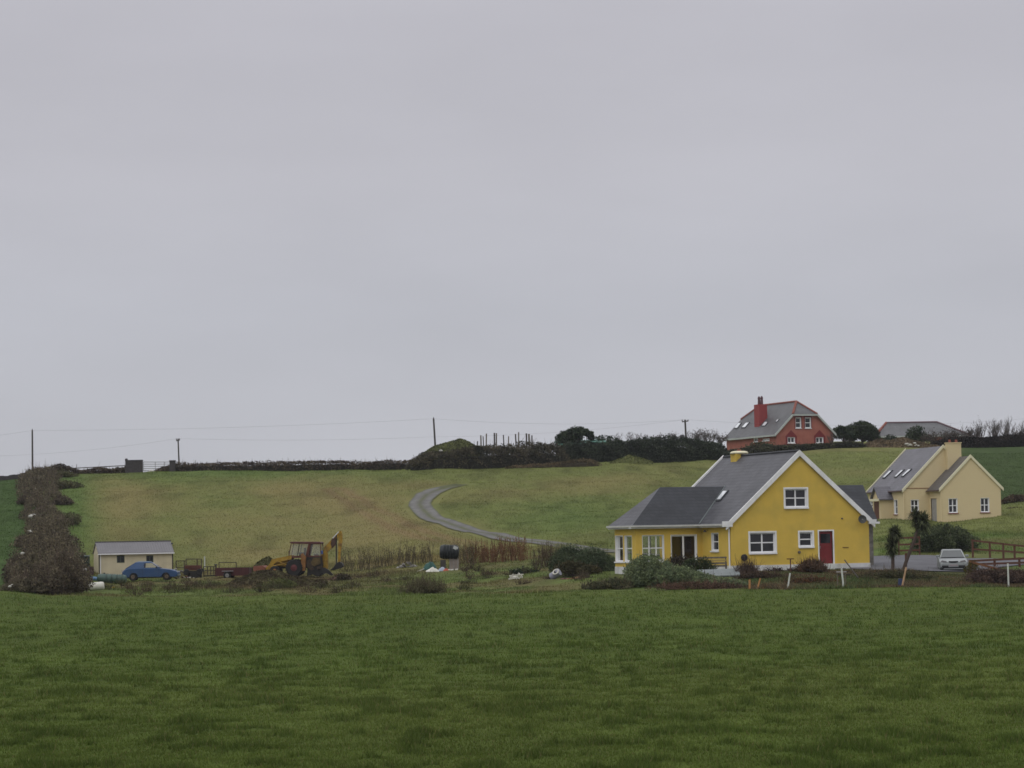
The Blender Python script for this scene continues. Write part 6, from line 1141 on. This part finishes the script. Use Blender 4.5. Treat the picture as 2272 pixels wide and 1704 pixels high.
# green ribbed tank on its side
def ribtank(name, label, px0, px1, pyc, Y, r, m_, ribs, tilt, label_panel=None, yaw=0, cap=.12):
    a, c_ = P(px0, pyc, Y), P(px1, pyc + tilt, Y); ln = (c_ - a).length; o = thing(name, label, 'tank', a - Vector((0, 0, 0)), 0); ax = (c_ - a).normalized(); prof = [(r * .55, 0), (r * .85, ln * .03), (r * .97, ln * .10)]; 
    for i in range(ribs): t = .14 + .72 * (i + .5) / ribs; w_ = .72 / ribs * .20; prof += [(r * .97, ln * (t - w_ * 2)), (r * 1.05, ln * (t - w_)), (r * 1.05, ln * (t + w_)), (r * .97, ln * (t + w_ * 2))]
    prof += [(r * .97, ln * .90), (r * .85, ln * .97), (r * .55, ln)]; b = B(); b.lathe(prof, (0, 0, 0), ax, n=26); b.build('tank_shell', m_, o, True)
    for i in range(ribs):
        t = .14 + .72 * (i + .5) / ribs; b = B(); b.lathe([(r * 1.06, -.012), (r * 1.075, -.008), (r * 1.075, .008), (r * 1.06, .012)], ax * ln * (t + .36 / ribs), ax, n=26); b.build('seam_band', mat('dull_seam', tuple(x * 1.0 for x in label_panel[0]) if label_panel else (.03, .04, .035), .6), o)
    return o, ax, ln
gt_, ax_, ln_ = ribtank('green_tank', 'dark green ribbed tank lying on its side left of the blue car', 216, 281, 1283, 199, .34, mat('grey_green_plastic', (.055, .095, .08), .5, .15), 4, 2.5)
b = B(); b.lathe([(.07, 0), (.09, .04), (.05, .1)], ax_ * ln_ * .24 + Vector((0, 0, .33)), (0, 0, 1), n=8); b.build('filler_cap', DARK, gt_)
b = B(); b.lathe([(.08, -.38), (.14, -.34), (.16, 0), (.14, .34), (.08, .38)], (0, 0, 0), (1, .1, -.12), n=12); o = b.build('blue_drum', mat('faded_blue_plastic', (.11, .20, .33), .6, .15), None, True); o.location = P(209, 1284, 199.6); tag(o, 'small faded blue drum touching the left end of the green tank', 'drum')
wbp = P(196, 1311, 178); wbp.z = max(wbp.z, gz(wbp.x, 178) + .27); b = B(); b.lathe([(.17, 0), (.25, .04), (.285, .16), (.275, .5), (.285, .88), (.25, 1.0), (.17, 1.04)], (0, 0, 0), (1, .12, .07), n=20); o = b.build('white_drum', mat('grubby_white_plastic', (.60, .60, .54), .6, .1, 3, dirt=(.35, .30, .24), dirtamt=.5), None, True); o.location = wbp; tag(o, 'grubby white plastic drum lying in the grass below the hedge', 'drum')
b = B(); b.lathe([(.04, 0), (.11, .03), (.11, .07), (.05, .10)], (0, 0, 0), n=10); o = b.build('yellow_tub', mat('yellow_plastic', (.45, .33, .04), .5)); o.location = P(251, 1304, 182); o.location.z = gz(o.location.x, 182) + .1; tag(o, 'tiny yellow tub in the grass below the green tank', 'tub')
# black oil tank on blocks
bt, axb, lnb = ribtank('oil_tank', 'black ribbed oil tank with a white label standing on concrete blocks', 975.5, 1018.5, 1224, 201, .52, mat('black_tank_plastic', (.016, .020, .022), .45, .2), 5, 1.5, ((.05, .065, .065),))
q = P(1011, 1216, 200.5) - bt.location; b = B(); b.fr(q, (.8, .5, -.4), (.3, 0, .8), (0, -1, .3), -.20, .18, -.14, .14, .0, .02); b.build('label_plate', mat('white_label', (.62, .64, .64), .6), bt)
pb = thing('block_plinth', 'pale concrete block plinth under the black oil tank', 'plinth', P(982, 1262, 201)); bw_ = P(1018, 1262, 201).x - pb.location.x; bh_ = P(982, 1240, 201).z - pb.location.z
b = B(); b.box(bw_ * .42, bw_, -.2, .3, -.3, bh_); b.build('block_pier', mat('pinkish_block', (.27, .23, .20), .95, .2, 4), pb); b = B(); b.box(-.15, bw_ * .2, -.2, .3, -.3, bh_ * .9); b.build('block_pier', mat('dark_block', (.07, .065, .06), .9, .3), pb)
for i in range(3): b = B(); b.box(bw_ * (.44 + i * .24), bw_ * (.44 + i * .24) + .05, -.26, -.202, -.2, bh_ + .08); b.build('bracing_post', BLOCK, pb)
def cloth(name, label, cat, px0, px1, yt, yb, Y, m_, group=None):
    a, c_ = P(px0, yb, Y), P(px1, yb, Y); h = P(px0, yt, Y).z - a.z; w_ = c_.x - a.x; n, m2 = 22, 12; V = []
    sx = random.random() * 9
    for i in range(n):
        for j in range(m2): u, v = i / (n - 1), j / (m2 - 1); e_ = (math.sin(math.pi * u) * math.sin(math.pi * v)) ** .7; V.append((w_ * u, (v - .5) * w_ * .6, h * e_ * (.55 + .7 * float(fbm(np.array([u * 5 + sx]), np.array([v * 3 + sx]), 2, 3)[0])) - .04))
    idx = (np.arange(n - 1)[:, None] * m2 + np.arange(m2 - 1)[None, :]).ravel(); o = npmesh(name, np.array(V), np.stack([idx, idx + m2, idx + m2 + 1, idx + 1], 1), m_, None, None, True); o.location = a; return tag(o, label, cat, group)
cloth('green_tarpaulin', 'crumpled dark green tarpaulin heap beside the black oil tank', 'tarpaulin', 938, 970, 1253, 1272, 199.5, mat('green_tarp', (.018, .075, .062), .5, .3, 4)); cloth('white_sheeting', 'crumpled white sheeting lying in front of the green tarpaulin', 'sheeting', 944, 975, 1266, 1276, 198, mat('white_sheet', (.55, .54, .48), .7, .15, 5)); cloth('blue_grey_sack', 'pale blue grey sack next to the white sheeting', 'sack', 972, 990, 1265, 1274, 198.3, mat('blue_grey_sack', (.32, .36, .44), .7)); cloth('red_sack', 'small red orange sack left of the block plinth', 'sack', 983, 997, 1267, 1273, 197.8, mat('red_sack_fabric', (.34, .08, .05), .8))
for (px, py, Y, l_, lab) in ((933, 1268, 199, .55, 'thin pale stick leaning at the left of the green tarpaulin'), (1143, 1271, 188, .40, 'short pale plank lying above the scattered white debris')):
    b = B(); b.bar((-l_/2, 0, -.1), (l_/2, 0, .12), (0, .08, 0), (0, 0, .06)); o = b.build('pale_plank', mat('pale_plank_wood', (.5, .48, .4), .8)); o.location = P(px, py, Y); tag(o, lab, 'plank')
for i, (px, py) in enumerate(((996, 1270), (1003, 1268), (1013, 1269))): b = B(); b.fr((0, 0, 0), (1, .2, .1), (0, 1, .2), (0, -.2, 1), -.11, .11, -.08, .08, -.03, .03); o = b.build('white_fragment', mat('white_sheet', (.55, .54, .48))); o.location = P(px, py, 198.5); tag(o, 'small white fragment on the grass before the block plinth', 'debris', 'white fragments by the oil tank')
wd = thing('broken_furniture', 'broken white plastic furniture frame lying in the rough grass', 'debris', P(1146, 1298, 175)); wm_ = mat('white_plastic', (.58, .57, .50), .6, .1)
for k_, (p0, p1) in enumerate((((-.5, 0, 0), (.4, .1, .12)), ((-.45, .1, .2), (.45, 0, .28)), ((-.45, 0, 0), (-.2, 0, .3)), ((0, .1, -.02), (.1, 0, .3)), ((.4, 0, .1), (.15, .2, .35)))): b = B(); b.bar(p0, p1, (.03, .1, 0), (0, 0, .09)); b.build('white_slat', wm_, wd)
b = B(); b.slab([(-.35, 0, .1), (.2, 0, .02), (.3, .3, .12), (-.25, .3, .2)], .03); b.build('white_panel', wm_, wd)
gd = thing('grey_drum', 'tilted grey drum with a white rimmed opening in the rough grass', 'drum', P(1227, 1293, 172)); ax_ = Vector((.72, -.35, .45)).normalized(); b = B(); b.lathe([(.18, -.1), (.24, -.05), (.25, .55), (.24, .6)], (-.05, 0, .05), ax_, n=20); b.build('drum_body', mat('lilac_grey_plastic', (.24, .24, .29), .5, .1), gd, True)
ce = Vector((-.05, 0, .05)) + ax_ * .32 + Vector((-.02, -.22, .12)); b = B(); nrm = Vector((-.35, -1, .75)).normalized(); e1 = nrm.orthogonal().normalized(); e2 = nrm.cross(e1); b.path([ce + nrm * .03 + (e1 * math.cos(2 * math.pi * i_ / 20) + e2 * math.sin(2 * math.pi * i_ / 20) * .8) * .19 for i_ in range(21)], .045, 6); b.build('white_rim', mat('white_plastic', (.58, .57, .50)), gd); b = B(); b.lathe([(.115, .0), (.115, .03)], ce, nrm, n=14); b.build('dark_opening', DARK, gd)
b = B(); b.slab([(-.12, 0, -.15), (.14, 0, -.12), (.16, 0, .2), (.05, 0, .42), (-.1, 0, .1)], (0, .12, 0)); o = b.build('black_scrap', DARK); o.location = P(1221, 1288, 172.5); tag(o, 'jagged black scrap standing left of the grey drum', 'scrap')
# ---------------------------------------------------------------- in the yellow house garden
kY = 160; k0, k1 = P(1560, 1278, kY), P(1646, 1276, kY); kp = thing('small_coop', 'small low coop with a flat grey felt roof below the patio', 'coop', (k0.x, kY, gz(k0.x, kY))); kw = k1.x - k0.x; kt = P(1560, 1278, kY).z - kp.location.z; k2 = P(1560, 1264, kY + 1.3).z - kp.location.z
b = B(); b.slab([(0, 0, kt), (kw, 0, kt + .03), (kw - .15, 1.4, k2 + .04), (-.25, 1.4, k2)], .06); b.build('roof', mat('grey_roof_felt', (.17, .19, .19), .8, .15, 3), kp)
b = B(); b.box(.15, kw - .15, .15, .19, -.1, kt - .06); b.box(.15, .19, .19, 1.2, -.1, kt - .06); b.box(kw - .19, kw - .15, .19, 1.2, -.1, kt - .06); b.build('wall', mat('grey_coop_board', (.13, .14, .14), .9, .2), kp); b = B(); b.box(kw * .55, kw * .78, .12, .149, kt - .42, kt - .1); b.build('opening', DARK, kp)
bY = 165.2; a = P(1546, 1268, bY); c_ = P(1613, 1268, bY); bn = thing('timber_bench', 'weathered slatted timber bench against the yellow wall by the patio', 'bench', (a.x, bY, gz(a.x, bY))); w_ = c_.x - a.x; YW = mat('yellowed_slat', (.34, .26, .09), .8, .15)
zt_ = P(1546, 1236, bY).z - bn.location.z
for i, (f_, m_) in enumerate(((.0, WOODG), (-.17, YW), (-.34, WOODG), (-.50, WOODG))): b = B(); b.box(0, w_, -.02, .02, zt_ + f_ - .11, zt_ + f_); b.build('back_slat', m_, bn)
for i in range(3): b = B(); b.box(0, w_, -.5 + i * .15, -.38 + i * .15, zt_ - .56, zt_ - .52); b.build('seat_slat', WOODG, bn)
for xx in (.03, w_ - .1):
    b = B(); b.box(xx, xx + .07, .02, .09, -.2, zt_); b.build('leg', WOODG, bn); b = B(); b.box(xx, xx + .07, -.5, -.43, -.2, zt_ - .3); b.build('leg', WOODG, bn)
def stake(label, p0, p1, Y, w_, m_, name='stake', group=None, dz=0):
    a, c_ = P(*p0, Y), P(*p1, Y); b = B(); a2 = a + (a - c_).normalized() * .15; b.tube(a2 - a, c_ - a, w_ / 2, w_ / 2 * .9, 7); o = b.build(name, m_); o.location = a; return tag(o, label, 'stake', group)
OW = mat('orange_new_timber', (.40, .20, .075), .8, .15); WP = mat('white_painted_stake', (.55, .57, .52), .7, .12)
stake('upright orange timber stake at the field edge, left one of the pair', (1663.5, 1309), (1663, 1286), 150.3, .13, OW); stake('leaning orange timber stake, right one of the pair at the field edge', (1680, 1309), (1687, 1283), 150.2, .10, OW)
stake('white stake leaning right below the T shaped line post', (1748, 1304), (1753, 1271.5), 150.2, .10, WP); stake('white stake leaning left with a small crossbar at the field edge', (1872, 1306), (1867, 1261), 150, .11, WP)
stake('orange and white stake leaning right below the cabbage palms', (2001, 1305), (2010.5, 1259), 149.8, .12, mat('pale_orange_stake', (.42, .27, .16), .8, .3, 5)); stake('upright white stake nearest the right edge of the field', (2238, 1308), (2236, 1250), 149.6, .10, WP)
o = thing('crossbar_rail', 'small pale crossbar behind the left leaning white stake', 'rail', P(1856, 1269, 151.5)); b = B(); b.bar((0, 0, 0), (.55, 0, .0), (0, .04, 0), (0, 0, .05)); b.build('rail', mat('pale_rail', (.4, .38, .36), .8), o)
for xx in (.05, .5): b = B(); b.bar((xx, .05, -.8), (xx, .05, .02), (.05, 0, 0), (0, .04, 0)); b.build('post', WOODG, o)
ln2 = thing('line_post', 'T shaped washing line post before the white plinth', 'washing line post', P(1754.5, 1275, 163)); b = B(); h_ = P(1754.5, 1240, 163).z - ln2.location.z; b.tube((0, 0, -.3), (0, 0, h_), .04, n=7); b.build('upright', WOODB, ln2); b = B(); b.bar((-.22, 0, h_), (.22, 0, h_), (0, .06, 0), (0, 0, .06)); b.build('crossbar', WOODB, ln2)
# steps
st_ = thing('garden_steps', 'dark timber garden steps with a handrail below the red door wall', 'steps', P(1868, 1300, 156)); b = B(); sw = P(1902, 1300, 156).x - st_.location.x
for i in range(6): b.box(.02 * i, sw - .04 * i, i * .7, i * .7 + .45, .10 + i * .16, .16 + i * .16)
b.build('tread', mat('dark_step_timber', (.05, .042, .035), .9, .3), st_); b = B(); b.bar((sw + .05, -.1, .45), (sw - .25, 3.6, 1.45), (.05, 0, 0), (0, 0, .05)); b.build('handrail', mat('dark_step_timber', (.05, .042, .035)), st_)
b = B(); b.lathe([(.14, 0), (.17, .02), (.18, .38), (.16, .40)], (0, 0, 0), (.1, 0, 1), n=14); o = b.build('blue_bucket', mat('dark_blue_plastic', (.03, .045, .10), .6)); o.location = P(1999, 1300, 150.6); tag(o, 'dark blue bucket beside the orange and white stake', 'bucket')
# rail fences
def railfence(label, st, hts, m_=WOODB, posts=(), rails=(1.0, .5), name='rail_fence', pw=.13):
    """st: [(px, top row, Y)]"""
    m_ = m_ or WOODB; p = [P(a, t, Y) for a, t, Y in st]; g = [gz(v.x, v.y) for v in p]; o = thing(name, label, 'fence', (p[0].x, p[0].y, g[0])); O = Vector(o.location)
    for f_ in rails:
        b = B()
        for (a, ga_), (c_, gc_) in zip(zip(p, g), zip(p[1:], g[1:])):
            A_ = Vector((a.x, a.y, ga_ + (a.z - ga_) * f_)) - O; Z_ = Vector((c_.x, c_.y, gc_ + (c_.z - gc_) * f_)) - O; b.bar(A_, Z_, (0, .05, 0), (0, 0, .13))
        b.build('rail', m_, o)
    for px in posts:
        t = float(np.interp(px, [s[0] for s in st], [s[1] for s in st])); Y = float(np.interp(px, [s[0] for s in st], [s[2] for s in st])); a = P(px, t, Y) - O; gg = gz(a.x + O.x, Y) - O.z
        b = B(); b.bar((a.x, a.y + .07, gg - .3), (a.x, a.y + .07, a.z + .08), (pw, 0, 0), (0, pw, 0)); b.build('post', m_, o)
    return o
railfence('brown two rail timber fence behind the driveway right of the round bush', [(2155, 1199, 193), (2200, 1204, 192), (2272, 1212, 190), (2320, 1217, 189)], None, posts=(2158, 2196, 2226, 2251, 2300))
railfence('brown two rail timber fence along the driveway, nearer of the two at the right edge', [(2150, 1245, 171), (2207, 1242, 172), (2272, 1239, 173), (2320, 1237, 173.5)], None, posts=(2152, 2207, 2262, 2310))
railfence('single sloping orange brown rail dropping right below the nearer timber fence', [(2152, 1246, 163), (2200, 1259, 160.5), (2272, 1276, 158), (2310, 1284, 157)], None, posts=(2153, 2236), rails=(1.0,), m_=mat('orange_brown_rail', (.17, .075, .035), .8, .2))
railfence('red brown three rail gate behind the cabbage palms', [(1994, 1194, 201), (2040, 1192, 201)], None, posts=(1994, 2040), rails=(1.0, .62, .28), name='timber_gate', pw=.1)
b = B(); b.bar((0, 0, -.8), (0, 0, .3), (.12, 0, 0), (0, .12, 0)); o = b.build('gate_post', WOODB); o.location = P(2010, 1238, 170); tag(o, 'short brown post at the driveway edge beside the leaning palm', 'post')
for i, px in enumerate((170 + 0, 434, 482)): 
    b = B(); b.bar((0, 0, -.6), (0, 0, .0), (.05, 0, 0), (0, .05, 0)); o = b.build('thin_post', POLEM); yt = (1030, 1020.5, 1019.5)[i]; o.location = P(px, yt, 331.5); tag(o, ('thin bare post rising from the hedge left of the stone gate pillar', 'first thin post rising from the low hedge right of the gate', 'second thin post rising from the low hedge right of the gate')[i], 'post')

# seat the loose yard things on the uneven ground
for o in [q for q in bpy.data.objects if q.parent is None and 'category' in q]:
    if o['category'] in ('tarpaulin', 'sheeting', 'sack', 'debris', 'rubble', 'scrap', 'boards', 'plank', 'drum') or o.name.startswith(('grey_drum', 'block_plinth')):
        x_, y_ = np.array([o.location.x]), np.array([o.location.y]); g_ = float((gz_np(x_, y_) + lumps(x_, y_))[0]); add = .06 if o['category'] in ('debris', 'plank', 'tarpaulin', 'sheeting', 'sack', 'boards') else .0
        if 'white_drum' in o.name: add = .24
        if 'blue_drum' in o.name: add = .14
        if 'grey_drum' in o.name: add = .18
        if not o.name.startswith('block_plinth'): o.location.z = max(o.location.z, g_ + add)

# ================================================================== AIR
hz = B(); hz.box(-930, 930, -75, 1010, -3, 40); ho = hz.build('haze', MAT.get('haze') or bpy.data.materials.new('haze')); hm = ho.data.materials[0]; hm.use_nodes = True; tt = hm.node_tree
tt.nodes.clear(); oo = tt.nodes.new('ShaderNodeOutputMaterial'); pv = tt.nodes.new('ShaderNodeVolumePrincipled'); pv.inputs['Density'].default_value = .0001; pv.inputs['Color'].default_value = (.93, .94, 1, 1); pv.inputs['Anisotropy'].default_value = .2
tt.links.new(pv.outputs[0], oo.inputs['Volume']); tag(ho, kind='stuff'); ho['label'] = 'thin damp grey air between the camera and the hilltop'; ho['category'] = 'haze'; ho.display_type = 'WIRE'
